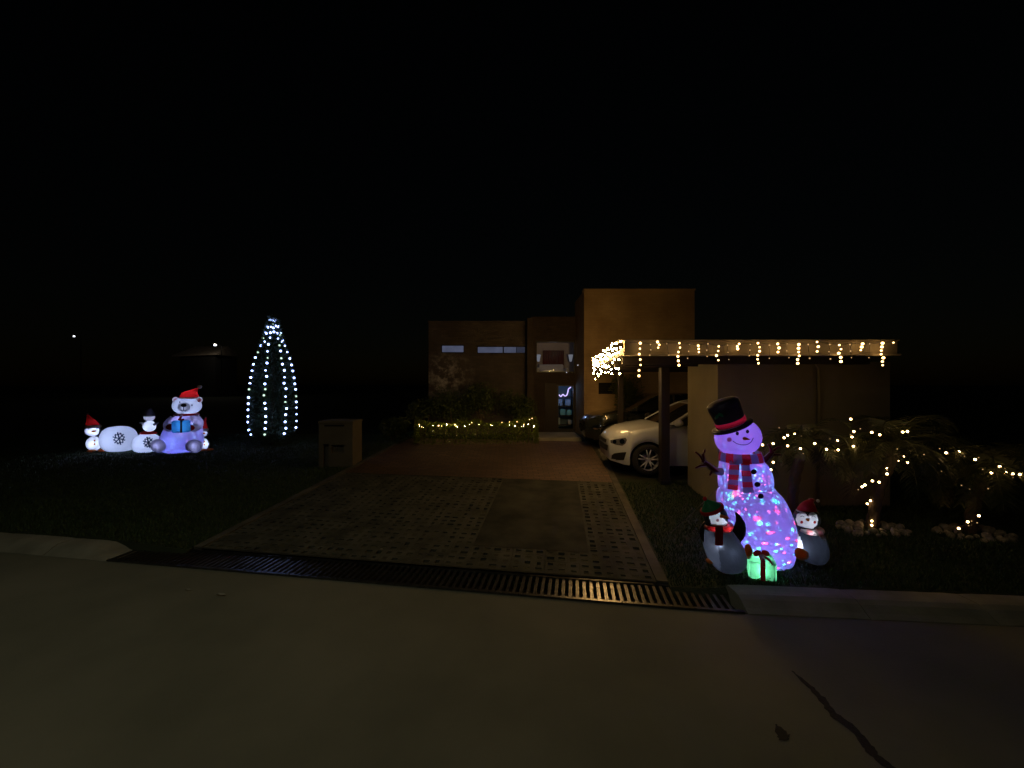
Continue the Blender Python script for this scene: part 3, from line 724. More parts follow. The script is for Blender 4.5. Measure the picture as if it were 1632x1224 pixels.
for a, n, zlo in ((-58, 19, 692), (12, 19, 690), (62, 19, 690), (118, 18, 682), (-20, 4, 545), (35, 4, 530), (90, 4, 545)):
    pts = []; a0 = R(a)
    for i in range(n):
        py = 511+(zlo-511)*i/(n-1); z = W(0, py, TD).z; r = thw(z)*1.0; aa = a0+random.uniform(-.05, .05)
        if a == 32 and i > n-4: aa -= .12
        q = Vector((tx+math.sin(aa)*r, ty-math.cos(aa)*r, z+random.uniform(-.03, .03))); pts.append(q)
        bulb(ts, q, .031 if random.random() < .8 else .023, B_cool if random.random() < .82 else B_cdim); cnt += 1
    wires.append(tube(pts, .006, 4))
for a in range(0, 360, 60):
    q = Vector((tx+math.sin(R(a))*.05, ty-math.cos(R(a))*.05, zt-.06-.02*(a % 3))); bulb(ts, q, .026, B_cool)
mk('wire', join(*wires), M_wire, ts)

# ------------------------------------------------------------------ shrubs, hedge
def shrub(name, c, rx, ry, rz, n, label, mat=M_leaf, size=.09, cat='shrub', trunk=True):
    c = Vector(c); root = empty(name, (c.x, c.y, G(c.x, c.y)), label, cat)
    lobes = [(c+Vector((random.uniform(-.5, .5)*rx, random.uniform(-.5, .5)*ry, random.uniform(-.5, .5)*rz)), random.uniform(.4, .65)) for _ in range(9)]
    def s():
        l, k = random.choice(lobes); d = Vector((random.gauss(0, 1), random.gauss(0, 1), random.gauss(0, 1))).normalized()
        q = random.random()**.4
        return l+Vector((d.x*rx*k*q, d.y*ry*k*q, d.z*rz*k*q)), d
    mk('crown', leafcards(n, s, size, .5), mat, root)
    if trunk:
        g0 = Vector((c.x, c.y, G(c.x, c.y)-.03))
        mk('trunk', join(*[tube([g0+Vector((random.uniform(-.04, .04), 0, 0)), (g0+l)/2+Vector((random.uniform(-.1, .1), 0, 0)), l], .03, 6, .008) for l, k in lobes[:5]]), M_bark, root, True)
    return root
for px, py, d, rx, rz, lb in ((672, 655, 12.6, .55, .45, 'dark leafy shrub at the far left corner of the house'), (715, 645, 12.6, .8, .55, 'dark rounded shrub under the first small window'), (770, 632, 12.7, .8, .75, 'tallest dark shrub under the long window'), (825, 645, 12.6, .6, .6, 'dark shrub nearest the entrance, behind the hedge end'), (628, 680, 12.2, .5, .35, 'low dark shrub on the lawn left of the hedge')):
    shrub('shrub', W(px, py, d), rx, .5, rz, 2600, lb)
hd = empty('hedge', (hx(760, 11.6), 11.6, .42), 'low clipped hedge with a few warm lights in front of the house', 'hedge')
hx0, hx1 = hx(664, 11.6), hx(855, 11.6)
def hs():
    x = random.uniform(hx0, hx1); z0 = G(x, 11.6); H = (.56+.05*math.sin(x*4)+.03*math.sin(x*11)) + (.08 if x > hx1-.35 else 0)
    f = random.random()
    if f < .45: return Vector((x, 11.35+random.uniform(-.03, .06)+.02*math.sin(x*9), z0+random.uniform(.02, H))), Vector((0, -1, .2))
    if f < .85: return Vector((x, random.uniform(11.35, 11.85), z0+H+random.uniform(-.06, .03))), Vector((0, 0, 1))
    return Vector((random.choice((hx0, hx1))+random.uniform(-.04, .04), random.uniform(11.35, 11.85), z0+random.uniform(0, H))), Vector((0, 0, .3))
mk('foliage', leafcards(9000, hs, .06, .6), M_hedge, hd)
mk('stem', join(*[tube([(hx0+.2+.3*i, 11.6, .3), (hx0+.25+.3*i, 11.6, .85)], .02) for i in range(11)]), M_bark, hd)
hl = empty('string_lights', (hx(760, 11.5), 11.5, 1.0), 'sparse warm light string laid over the low clipped hedge, with hidden bulbs added inside', 'string lights')
hpts = [(668, 677), (672, 680), (699, 679), (704, 678), (725, 677), (727, 680), (752, 674), (782, 677), (800, 673), (812, 672), (824, 673), (835, 676), (844, 668), (848, 667)]
hq = []
for i in range(26): bulb(hl, W(666+188*(i+.5)/26+random.uniform(-2, 2), 677.5+random.uniform(-2, 3), 11.52+random.uniform(-.03, .2)), .005, B_hedge_fill)  # extra unseen bulbs added in the foliage so the hedge top glows
for i, (px, py) in enumerate(hpts):
    q = W(px, py+random.uniform(-1, 1), 11.28); hq.append(q); bulb(hl, q, .016 if i in (4, 2) else .009, B_warm)
mk('wire', tube(hq, .004, 4), M_wire, hl)
shrub('small_tree', W(1000, 632, 12.0), .5, .25, .62, 2200, 'small leafy tree against the orange tower behind the dark car', M_hedge, .1, 'tree')

# ------------------------------------------------------------------ palms
def palm(base, crown, n, L0, label, seed, ymax=6.42):
    rnd = random.Random(seed); base = Vector(base); crown = Vector(crown)
    root = empty('palm_tree', base, label, 'palm')
    V2, F2, I2 = [], [], []
    for f in range(n):
        az = 6.283*(f*.382)+rnd.uniform(-.2, .2); el = R(rnd.choice((62, 48, 35, 20, 5, -10))+rnd.uniform(-8, 8)); L = L0*rnd.uniform(.75, 1.1)
        p = Vector(crown); d = Vector((math.cos(az)*math.cos(el), math.sin(az)*math.cos(el)*.72, math.sin(el))); st_ = L/16; spine = [Vector(p)]
        for k in range(16):
            p = p+d*st_; d = (d+Vector((0, 0, -.105-.012*k))*.9).normalized()
            if p.y > ymax: p.y = ymax; d.y = min(0, d.y)
            g_ = G(p.x, p.y)+.06
            if p.z < g_: p.z = g_
            spine.append(Vector(p))
        dry = 1 if el < R(0) and rnd.random() < .5 else 0
        tb = tube(spine, .009, 4, .003); k0 = len(V2); V2 += tb[0]; F2 += [tuple(i+k0 for i in q) for q in tb[1]]; I2 += [dry]*len(tb[1])
        for k in range(2, 17):
            for sub in (0, .5):
                if k == 16 and sub: continue
                a = spine[k] if sub == 0 else (spine[k]+spine[k+1])/2
                tan = (spine[k]-spine[k-1]).normalized(); s, t_ = frame(tan)
                ll = .26*math.sin(math.pi*min(1, (k+1)/18))**.6*(L0/.9)
                for sg in (-1, 1):
                    dd = (s*sg*.8+tan*.6+Vector((0, 0, -.15+rnd.uniform(-.2, .1)))+t_*.1).normalized(); e = a+dd*ll+Vector((0, 0, -.05*rnd.random()))
                    if e.y > ymax: e.y = ymax
                    m_ = (a+e)/2+Vector((0, 0, .012)); wv = tan*.007
                    q0 = len(V2); V2 += [a-wv*.5, a+wv*.5, m_+wv, e, m_-wv]; F2.append((q0, q0+1, q0+2, q0+3, q0+4)); I2.append(dry)
    mk('crown', (V2, F2), [M_palm, M_dryfr], root, idx=I2)
    mid = (base+crown)/2+Vector((-.05, 0, 0)); tr = smooth_prof([tuple(base-Vector((0, 0, .05))), tuple(mid), tuple(crown-Vector((0, 0, .05)))], 8); rr = []
    for i, p in enumerate(tr):
        rr.append((p, .062+.012*(i % 2)+.02*max(0, i-12)/4, .062+.012*(i % 2), (0, 0, 1)))
    mk('trunk', loft(rr, 12), M_bark, root, True)
    return root
pb1, pc1 = gp(1387, 843), W(1428, 712, 5.25)
pb2, pc2 = gp(1545, 850), W(1575, 742, 5.2)
pb3, pc3 = gp(1262, 838), W(1280, 706, 5.55)
palm(pb1, pc1, 34, .85, 'middle of three garden palms, leaning trunk wound with warm lights', 1)
palm(pb2, pc2, 30, .85, 'rightmost palm with sparse warm lights, at the right edge of the garden', 2, 7.5)
palm(pb3, pc3, 30, .72, 'palm directly behind the snowman, against the blank wall', 3)
def cr6(pts): return [(1180+a/3.4, 520+b/3.4) for a, b in pts]
def pstring(pts, d, label, dims=(), onpts=()):
    c = W(*pts[0], d); root = empty('string_lights', c, label, 'string lights', 'warm light strings on the palms'); q = []
    for i, (px, py) in enumerate(pts):
        dd = d+random.uniform(-.12, .12)
        if i in onpts: dd = onpts[i] if isinstance(onpts, dict) else d
        p = W(px, py, dd); q.append(p); bulb(root, p, .0125 if i not in dims else .006, B_palm if i not in dims else B_dim)
        if i not in dims and random.random() < .35:
            p2 = p+Vector((random.uniform(-.05, .05), 0, random.uniform(-.05, .05))); bulb(root, p2, .006, B_dim)
    ww = []
    for a, b in zip(q[:-1], q[1:]):
        if (a-b).length < .45: ww.append(tube([a, (a+b)/2+Vector((0, .02, -.02)), b], .0025, 4))
    mk('wire', join(*ww), M_wire, root)
pstring(cr6([(178, 737), (165, 777), (120, 643), (177, 636), (210, 550), (237, 604), (256, 591), (293, 581), (330, 595), (256, 648), (325, 663), (340, 690), (403, 635), (467, 667), (485, 610), (525, 620), (530, 670), (612, 650), (605, 600), (615, 570), (598, 503)]), 5.15, 'warm light string scattered through the palm behind the snowman', {4, 8, 11, 14})
pstring(cr6([(650, 555), (712, 575), (755, 588), (850, 665), (880, 573), (905, 570), (995, 695), (905, 738), (885, 708), (862, 730), (795, 770), (795, 800), (752, 845), (715, 838), (675, 860), (660, 870), (705, 945), (688, 962), (712, 1055), (712, 1078)]), 4.95, 'warm light string winding down the leaning trunk of the middle palm', {0, 3, 6}, {16: pb1.y-.1, 17: pb1.y-.1, 18: pb1.y-.1, 19: pb1.y-.1})
pstring(cr6([(1080, 663), (1115, 686), (1185, 678), (1215, 705), (1272, 722), (1313, 775), (1360, 795), (1405, 760), (1433, 773), (1437, 792), (1475, 800), (1515, 803), (1530, 795), (1343, 880), (1243, 882), (1198, 862), (1090, 785), (1075, 743)]), 5.0, 'thin warm light string spread over the rightmost palm crown', {0, 3, 5, 8, 13, 14, 15, 16, 17})
pstring(cr6([(1292, 1027), (1283, 1065), (1237, 1080), (1232, 1060), (1183, 1095)]), 4.95, 'short warm light string at the foot of the rightmost palm', {2, 1})
# rocks
def rockgeo(seed):
    g = ball((0, 0, 0), .07, .055, .035, 10, 7); return [v*(1+.35*noise.noise(v*14+Vector((seed, 0, 0)))) for v in g[0]], g[1]
protos = []
for base, lb in ((pb1, 'pale rough stone in the ring of stones at the foot of the middle palm'), (pb2, 'pale rough stone in the ring of stones at the foot of the rightmost palm')):
    for i in range(34):
        a = i*2.4; r = .10+.34*math.sqrt((i+1)/34)
        x = base.x+math.cos(a)*r*1.05; y = base.y-.05+math.sin(a)*r*.62
        if not protos or len(protos) < 4:
            o = mk('stone', rockgeo(len(protos)*3.1), M_rock, smooth=False); protos.append(o)
        else:
            o = random.choice(protos).copy(); col.objects.link(o)
        s = random.uniform(.45, 1.0); o.scale = (s, s, s*random.uniform(1, 1.7)); o.rotation_euler = (random.uniform(-.4, .4), random.uniform(-.4, .4), random.uniform(0, 6))
        o.location = (x, y, G(x, y)+.02+.05*(1-r/.46)); tag(o, lb, 'stone', 'stones around the palms, ' + ('middle palm' if base is pb1 else 'rightmost palm'))

# ------------------------------------------------------------------ cars
def car(name, X, Y, rot, paint, label, L=4.05, wid=.86, hs=1.0, spokes=5, sedan=False, lowh=1.0):
    z0 = G(X+1.5, Y+.8)+.008
    root = empty(name, (X, Y, z0), label, 'car')
    root.rotation_euler = (0, 0, 0)
    Mx = Matrix.Rotation(rot, 3, 'Z'); org = Vector((X, Y, z0))
    def T(g): return [Mx@Vector((v[0], v[1]+wid, v[2]*hs))+org for v in g[0]], g[1]
    wf, wr, wrad, ar = .76, L-.72, .315, .36
    hood = smooth_prof([(0, .66), (.04, .73), (.14, .80), (.35, .87), (.7, .94), (1.02, 1.0)], 4)
    def top(x):
        if x <= 1.02:
            for (a, za), (b, zb_) in zip(hood[:-1], hood[1:]):
                if a <= x <= b: return za+(zb_-za)*(x-a)/(b-a+1e-9)
            return hood[-1][1]
        if x < L-.5: return 1.0+.04*(x-1.02)/(L-1.5)
        return 1.04-.10*((x-(L-.5))/.5)**2
    def hw(x):
        f = min(1, x/.75); r_ = min(1, (L-x)/.5)
        return wid*(1-.36*(1-f)**2.6)*(1-.2*(1-r_)**2.2)
    def bot(x):
        b = .20 if x > .25 else .20+.05*(1-x/.25)
        for wc in (wf, wr):
            if abs(x-wc) < ar: b = max(b, wrad+math.sqrt(ar*ar-(x-wc)**2))
        return b
    xs = sorted(set([0, .015, .04, .08, .13, .2, .28, .36]+[wf-ar+.0001+i*2*ar/22 for i in range(23)]+[wf-ar-.001, wf+ar+.001]+[1.2+.1*i for i in range(int((L-2.4)/.1))]+[wr-ar+.0001+i*2*ar/22 for i in range(23)]+[wr-ar-.001, wr+ar+.001, L-.3, L-.2, L-.1, L-.04, L]))
    V2, F2 = [], []
    for x in xs:
        t_, w_, b_ = top(x), hw(x), bot(x)
        bulge = 0 if x > .0 else 0
        prof = []
        for f, k in ((0, .955), (.12, .985), (.28, 1.0), (.45, 1.0), (.62, .992), (.78, .978), (.88, .955), (.95, .91)):
            prof.append((w_*k, b_+(t_-b_)*f))
        flare = .018*math.exp(-((abs(x-wf)-ar)/.08)**2) if x < 2 else .018*math.exp(-((abs(x-wr)-ar)/.08)**2)
        prof = [(p[0]+(flare if i < 4 else 0), p[1]) for i, p in enumerate(prof)]
        prof += [(w_*.82, t_-.012), (w_*.55, t_+.012), (w_*.25, t_+.024), (0, t_+.026)]
        full = [(-a, z) for a, z in prof]+[(a, z) for a, z in prof[::-1][1:]]
        # front rake of nose
        for a, z in full:
            xx = x
            if x < .4: xx = x + (1-x/.4)*(.07*max(0, (z-.5)/.3)**1.5 + .05*max(0, (.42-z)/.25)) + (1-x/.4)*.16*(abs(a)/wid)**3
            V2.append((xx, a, z))
    n = len(full)
    for i in range(len(xs)-1):
        for j in range(n-1): a = i*n+j; F2.append((a, a+1, a+n+1, a+n))
    F2.append(tuple(range(n-1, -1, -1))); F2.append(tuple(range((len(xs)-1)*n, len(xs)*n)))
    bg_ = T((V2, F2)); body = mk('body', bg_, paint, root, True); tree = bvh(bg_)
    # greenhouse
    gb = [(1.02, 1.0, .80), (1.35, 1.17, .755), (1.70, 1.345, .69), (1.95, 1.43, .65), (2.3, 1.465, .625), (2.8, 1.46, .62), (L-.75, 1.41, .60), (L-.38, 1.25, .62), (L-.14, 1.05, .66)]
    if sedan: gb[-3:] = [(L-1.25, 1.40, .60), (L-.9, 1.25, .64), (L-.6, 1.06, .68)]
    gs = smooth_prof(gb, 4); V3, F3 = [], []
    sh = lambda x, f: x+.16*f*f*max(0, 1-(x-1.02)/1.25)
    for x, z, w_ in gs:
        V3 += [(sh(x, f), f*w_, z+h_) for f, h_ in ((-1, -.03), (-.92, 0), (-.5, .022), (0, .03), (.5, .022), (.92, 0), (1, -.03))]
    idx = []
    for i in range(len(gs)-1):
        for j in range(6): a = i*7+j; F3.append((a, a+1, a+8, a+7))
        xm = (gs[i][0]+gs[i+1][0])/2
        g_ = 1 if (xm < 1.74) or (xm > L-.72 and not sedan) or (sedan and xm > L-1.2) else 0
        idx += [0, g_, g_, g_, g_, 0]
    mk('roof', T((V3, F3)), [paint, M_glass], root, True, idx=idx)
    for sg in (-1, 1):
        SV, SF = [], []
        for x, z, w_ in gs: SV += [(sh(x, 1), sg*(w_-.004), z-.04), (sh(x, 1), sg*(min(wid*.93, .80)), min(1.0, z-.04))]
        for i in range(len(gs)-1): SF.append((2*i, 2*i+1, 2*i+3, 2*i+2))
        mk('side_window', T((SV, SF)), M_glass, root, True)
        for xa_, xb_, wd in ((2.34, 2.36, .03), (L-.95, L-.7, .045)):
            mk('pillar', T(tube([(xa_, sg*.815, .99), (xb_, sg*.64, 1.42)], wd, 6)), M_trim if xa_ < 2.5 else paint, root)
        mk('pillar', T(tube([(sh(g[0], 1)-.01, sg*(g[2]+.004), g[1]-.02) for g in gs[:15]], .032, 6)), paint, root, True)
        # mirror
        mk('mirror', T(ball((1.30, sg*.95, 1.06), .09, .11, .075, 14, 10)), paint if sg < 0 else M_trim, root, True)
        mk('window_trim', T(tube([(1.18, sg*.825, 1.0), (2, sg*.838, 1.015), (L-.6, sg*.82, 1.035)], .01, 5)), M_trim, root)
        # wheels
        for wc in (wf, wr):
            yo = sg*(wid-.115)
            wh = mk('wheel', T((lambda g: ([(wc+v[0], yo+v[1], wrad+v[2]) for v in g[0]], g[1]))(loft([((0, a, 0), r_, r_, (0, 1, 0)) for a, r_ in ((-.10, .21), (-.105, .235), (-.095, .285), (-.075, .31), (-.05, .315), (.05, .315), (.075, .31), (.1, .28), (.1, .21))], 40, cap=False))), M_rub, root, True)
            fy = yo+sg*.085
            ring = loft([((wc, fy+sg*a, wrad), r_, r_, (0, 1, 0)) for a, r_ in ((-.12, .205), (-.02, .208), (.012, .222), (.020, .236), (.006, .246))], 40, cap=False)
            sp = [ring, loft([((wc, fy-sg*.05, wrad), .05, .05, (0, 1, 0)), ((wc, fy-sg*.004, wrad), .045, .045, (0, 1, 0)), ((wc, fy+sg*.004, wrad), .025, .025, (0, 1, 0))], 14)]
            for k in range(spokes):
                for da in (-.16, .16):
                    a = 6.283*k/spokes+.3; a1, a2 = a+da*.7, a+da*1.35
                    sp.append(tube([(wc+.04*math.cos(a1), fy-sg*.012, wrad+.04*math.sin(a1)), (wc+.21*math.cos(a2), fy+sg*.0, wrad+.21*math.sin(a2))], .016, 5, .012))
            mk('rim', T(join(*sp)), M_rim, wh, True)
            mk('brake_disc', T(loft([((wc, fy-sg*.07, wrad), .14, .14, (0, 1, 0)), ((wc, fy-sg*.06, wrad), .14, .14, (0, 1, 0))], 24)), M_metal, wh)
    # wells and underbody
    ww = []
    for wc in (wf, wr):
        V4, F4 = [], []
        for i in range(17):
            a = math.pi*i/16-.0
            for yy in (-wid*.94, wid*.94): V4.append((wc+math.cos(a)*(ar-.004), yy, wrad+math.sin(a)*(ar-.004)))
        for i in range(16): F4.append((2*i, 2*i+1, 2*i+3, 2*i+2))
        ww.append((V4, F4)); ww.append(box(wc-ar, wc+ar, -.5, .5, .2, .68))
    mk('underbody', T(join(box(.3, L-.2, -wid*.8, wid*.8, .17, .24), *ww)), M_dark, root)
    return root, T, tree, body
cw_, T, tr, body = car('parked_car', 1.95, 7.97, -.035, M_white, 'white hatchback parked under the carport, its nose pointing left')
def onboth(name, mat, pts2, off, root, tr, T, wid=.86, dirv=(.75, .66, 0), mir=True):
    """pts2: (x,z) side outline in car space projected along a direction"""
    d = Vector(dirv).normalized(); rz = -.045
    outs = []
    cx = sum(p[0] for p in pts2)/len(pts2); cz = sum(p[1] for p in pts2)/len(pts2)
# headlights etc. traced on the near flank, mirrored for the far one
def carprint(name, pts, mat, root, tr, off, X, Y, rot, wid=.86, ring=5, smooth=True):
    g = patch(tr, pts, off, ring); o = mk(name, g, mat, root, smooth)
    Mi = Matrix.Rotation(-rot, 3, 'Z'); Mx = Matrix.Rotation(rot, 3, 'Z'); vs = []
    for v in g[0]:
        l = Mi@(Vector(v)-Vector((X, Y, 0))); l.y = 2*wid-l.y; vs.append(Mx@l+Vector((X, Y, 0)))
    mk(name, (vs, [f[::-1] for f in g[1]]), mat, root, smooth)
    return o
CA = (1.95, 7.97, -.035)
M_lens = pm('headlight_lens', (.10, .10, .12), rough=.06, coat=1)
carprint('headlight', [(973, 701.5), (984, 699.5), (997, 697.5), (999.5, 701), (997, 707), (992, 710.5), (982, 709), (973.5, 706)], M_lens, cw_, tr, .006, *CA)
carprint('fog_light_recess', [(972, 732), (975.5, 725), (979, 722.5), (990, 721), (998.5, 720.5), (996.5, 727), (994.5, 733), (983, 733)], M_trim, cw_, tr, .005, *CA)
M_refl = pm('headlight_reflector', (.8, .8, .85), rough=.1, metal=1)
carprint('headlight_reflector', disc(992, 703.5, 4, 4), M_refl, cw_, tr, .012, *CA)
carprint('headlight_reflector', disc(980, 704, 3, 3), M_refl, cw_, tr, .012, *CA)
def nosegrille(T, root, hs=1.0):
    g = []
    for z, h_, w_, m_ in ((.60, .05, .42, 0), (.44, .09, .5, 0)):
        V2, F2 = [], []
        for i in range(21):
            a = -w_+2*w_*i/20; xx = -.012+.16*(abs(a)/.86)**3+.36*.36*((abs(a)/.86)**6)*.1
            V2 += [(xx-.004, a, z), (xx-.004+.012, a, z+h_*1.3)]
        for i in range(20): F2.append((2*i, 2*i+2, 2*i+3, 2*i+1))
        mk('grille', T((V2, F2)), M_trim, root)
nosegrille(T, cw_)
# door seams
def seam(T, pts, root):
    pass
dk, T2, tr2, b2 = car('parked_car', 1.92, 10.5, -.03, M_black, 'dark car parked behind the white hatchback, next to the tower wall', L=4.4, wid=.86, hs=.97, sedan=True)
CB = (1.92, 10.5, -.03)
carprint('headlight', [(943, 681), (948, 678), (962, 677), (966, 681), (960, 684), (948, 685)], M_refl, dk, tr2, .006, *CB)
nosegrille(T2, dk)
# white car door line and handle
for a, b in ((1.32, 1.32),):
    pass
ln = []
for z in [.28+.045*i for i in range(16)]:
    h_, n_, i_, d_ = tr.ray_cast(Vector((1.95+1.02, 5, cw_.location.z+z)), Vector((0, 1, 0)))
    if h_ is not None: ln.append(h_-Vector((0, .001, 0)))
if len(ln) > 2: mk('door_seam', tube(ln, .006, 4), M_trim, cw_)

# ------------------------------------------------------------------ inflatable snowman
SD = 4.55
sb_ = W(1224, 897, SD); sb_.z = G(sb_.x, sb_.y)
sn = empty('inflatable_snowman', sb_, 'large leaning inflatable snowman in a black top hat, glowing violet with coloured spots', 'inflatable')
def px_rings(rows, d, flat=.9, ax=None):
    """rows: (py, centre px, half px)"""
    rows = smooth_prof(rows, 5); out = []
    for i, (py, cx, hw_) in enumerate(rows):
        c = W(cx, py, d); out.append((c, max(hw_, .5)/F*d, max(hw_, .5)/F*d*flat))
    res = []
    for i, (c, a, b) in enumerate(out):
        ax_ = (out[min(i+1, len(out)-1)][0]-out[max(i-1, 0)][0])
        ax_ = Vector((ax_.x*.3, 0, ax_.z)); res.append((c, a, b, ax_ if ax_.length > 1e-5 else (0, 0, 1)))
    return res
body_rows = [(899, 1227, 25), (896, 1227, 32), (885, 1226, 37), (868, 1222, 43), (845, 1213, 50), (822, 1204, 52), (803, 1197, 50), (790, 1191.5, 46.5), (781, 1189, 42.5), (776.5, 1188, 40), (772, 1188, 40.5), (762, 1187.5, 40.5), (750, 1185.5, 38.5), (739, 1182, 34), (730, 1180, 30.5), (724, 1180, 27)]
belly = loft(px_rings(body_rows, SD, .85), 64, gore=.016, ng=10)
HC = W(1175.5, 697, SD)
headg = ball(HC, .243, .225, .205, 36, 24, R(-12), .012, 8, .92)
mk('body', belly, C_white, sn, True); head = mk('head', headg, C_white, sn, True)
tb = bvh(belly); th = bvh(headg)
for cx, cy in ((1175, 691), (1191, 688)): mk('eye', patch(th, disc(cx, cy, 2.6, 3), .005), P_ink, head, True)
mk('nose', loft([(hit(th, 1187, 699, -.01, 5), .024, .018, (.3, -1, -.1)), (hit(th, 1187, 699, .03, 5), .017, .014, (.3, -1, -.1)), (hit(th, 1187, 699, .06, 5)+Vector((.02, 0, -.005)), .004, .004, (.3, -1, -.1))], 12), C_orange, head, True)
mk('mouth', stroke(th, [(1168, 702.5), (1174, 706.5), (1181, 708.5), (1189, 708.5), (1196, 704.5), (1200, 698)], .0035), P_ink, head, True)
mk('cheek', patch(th, disc(1162.5, 700.5, 4, 3.6), .004), C_pink, head, True)
for cx, cy in ((1201, 752), (1206.5, 772), (1212, 791)): mk('button', patch(tb, disc(cx, cy, 4.6, 4.2), .006), P_ink, sn, True)
# scarf
sc_r = px_rings([(734, 1181, 32), (729, 1180.5, 31.5), (724, 1180, 30.5), (719.5, 1179.5, 29)], SD, .88)
sg_ = loft([(a, b*1.03, c*1.04, d) for a, b, c, d in sc_r], 48, cap=False)
M_str2 = C_lilac
si = [(0 if ((k % 48)//3) % 2 else 1) for k in range(len(sg_[1]))]
scarf = mk('scarf', sg_, [C_red, M_str2], sn, True, idx=si)
def tail(b, corners, nst, name, parent, ma, mb, off=.014):
    (ax0, ay0), (ax1, ay1), (bx1, by1), (bx0, by0) = corners; V2, F2, I2 = [], [], []
    R_, C_ = nst*3, 5
    for r in range(R_+1):
        for c in range(C_+1):
            f, g_ = r/R_, c/C_; px = (ax0+(ax1-ax0)*g_)*(1-f)+(bx0+(bx1-bx0)*g_)*f; py = (ay0+(ay1-ay0)*g_)*(1-f)+(by0+(by1-by0)*g_)*f
            h_ = hit(b, px, py, off+.004*math.sin(c*2.2), 5); V2.append(h_ if h_ is not None else W(px, py, V2[-1].y if V2 else SD-.2))
    for r in range(R_):
        for c in range(C_): a = r*(C_+1)+c; F2.append((a, a+1, a+C_+2, a+C_+1)); I2.append((r//3) % 2)
    return mk(name, (V2, F2), [ma, mb], parent, True, idx=I2)
tail(tb, [(1163.5, 733), (1179, 733), (1176, 781), (1160.5, 779)], 6, 'scarf_tail', scarf, M_str2, C_red)
tail(tb, [(1180, 733), (1193, 733), (1201.5, 785), (1184, 785)], 6, 'scarf_tail', scarf, C_red, M_str2)
# top hat
hc0 = W(1166.5, 678, SD); haxis = Vector((-.40, 0, .93)).normalized(); k = SD/F
def hr(t_, r_): return (hc0+haxis*t_*k, r_*k, r_*k*.92, haxis)
hat = mk('hat', join(loft([hr(-3.5, 30), hr(-2.5, 31.5), hr(0, 31.5), hr(1.2, 29), hr(1.4, 22.5), hr(2.4, 22.5)], 40, cap=False), loft([hr(10.4, 22.5), hr(22, 23.5), hr(33, 25), hr(39, 24.5), hr(42.5, 20), hr(44, 9), hr(44.3, 2)], 40, cap=False, gore=.01)), C_jet, sn, True)
mk('hat_band', loft([hr(2.4, 22.5), hr(2.6, 23.4), hr(10.2, 23.4), hr(10.4, 22.5)], 40, cap=False), C_red, hat, True)
lamp('inner_lamp', hr(7, 0)[0], .8, (1, .5, .8), sn, .03)
# holly on the hat
hb_ = bvh(loft([hr(1.4, 22.5), hr(10, 22.5), hr(22, 23.5), hr(33, 25)], 40))
mk('holly_leaf', join(patch(hb_, disc(1143, 664, 5, 2.6, rot=-.9), .006), patch(hb_, disc(1149, 661, 5, 2.4, rot=.6), .006)), C_green, hat, True)
# twig arms
def arm(pts, tw):
    g = [tube([W(x, y, SD-.02+z) for x, y, z in smooth_prof(pts, 4)], .045, 10, .022)]
    for a in tw: g.append(tube([W(x, y, SD-.02+z) for x, y, z in smooth_prof(a, 3)], .02, 8, .010))
    return join(*g)
mk('arm', arm([(1151, 752, 0), (1140, 750, -.05), (1128, 741, -.08), (1119, 733, -.1)], [[(1127, 741, -.08), (1117, 742, -.1), (1108, 746, -.1)], [(1121, 735, -.1), (1116, 727, -.1), (1108, 720, -.12)], [(1122, 736, -.1), (1121, 724, -.12), (1124, 716, -.1)], [(1136, 748, -.06), (1131, 758, -.08)]]), C_maroon, sn, True)
mk('arm', arm([(1209, 741, 0), (1217, 735, -.02), (1226, 726, -.04), (1232, 719, -.04)], [[(1226, 727, -.04), (1236, 724, -.05), (1245, 725, -.05)], [(1229, 722, -.04), (1238, 714, -.04), (1246, 712, -.04)], [(1229, 722, -.04), (1228, 713, -.05), (1224, 708, -.05)]]), C_maroon, sn, True)
VI = (.20, .10, 1.0)
lamp('inner_lamp', W(1214, 862, SD), 5.8, (.25, .19, 1), sn, .05); lamp('inner_lamp', W(1196, 815, SD), 3.2, (.28, .15, 1), sn, .05)
lamp('inner_lamp', W(1186, 752, SD), 2.4, (.20, .12, 1), sn, .04); lamp('inner_lamp', W(1176, 698, SD), 2.6, (.22, .10, 1), sn, .04)
CY = ((.42, (.02, .75, .85, 1)), (.85, (.1, .9, .5, 1)), (.95, (.02, .6, 1, 1)))
lamp('projector_lamp', W(1214, 872, SD), 60, (1, 1, 1), sn, .004, gobo=(7.5, .35, .6), seed=1.3, pal=CY)
lamp('projector_lamp', W(1206, 860, SD)+Vector((0, .05, 0)), 75, (1, 1, 1), sn, .004, gobo=(7, .33, .24), seed=.6, pal=((.66, (1, .03, .08, 1)), (.98, (1, .1, .4, 1))))
lamp('projector_lamp', W(1188, 765, SD)+Vector((0, .05, 0)), 42, (1, 1, 1), sn, .003, gobo=(13, .36, .8), seed=.4, pal=((.35, (.1, .5, 1, 1)), (.6, (1, .12, .4, 1)), (.8, (.1, .8, .9, 1))))
lamp('projector_lamp', W(1178, 722, SD)+Vector((0, .05, 0)), 9, (1, 1, 1), sn, .003, gobo=(9, .3, .8), seed=2.2, pal=((.6, (.1, .5, 1, 1)), (.8, (1, .15, .5, 1))))
# guy rope
g0 = W(1146, 775, SD-.1); g1 = gp(1066, 852)
tag(mk('guy_rope', tube([g0, (g0+g1)/2-Vector((0, 0, .02)), g1], .004, 5), M_kerb, loc=g1), 'thin pale guy rope tying the big snowman down to the lawn', 'rope')
tag(mk('ground_stake', tube([g1+Vector((0, 0, .04)), g1-Vector((0, 0, .1))], .008, 6), M_trim, loc=g1), 'small dark stake holding the guy rope in the lawn', 'stake')

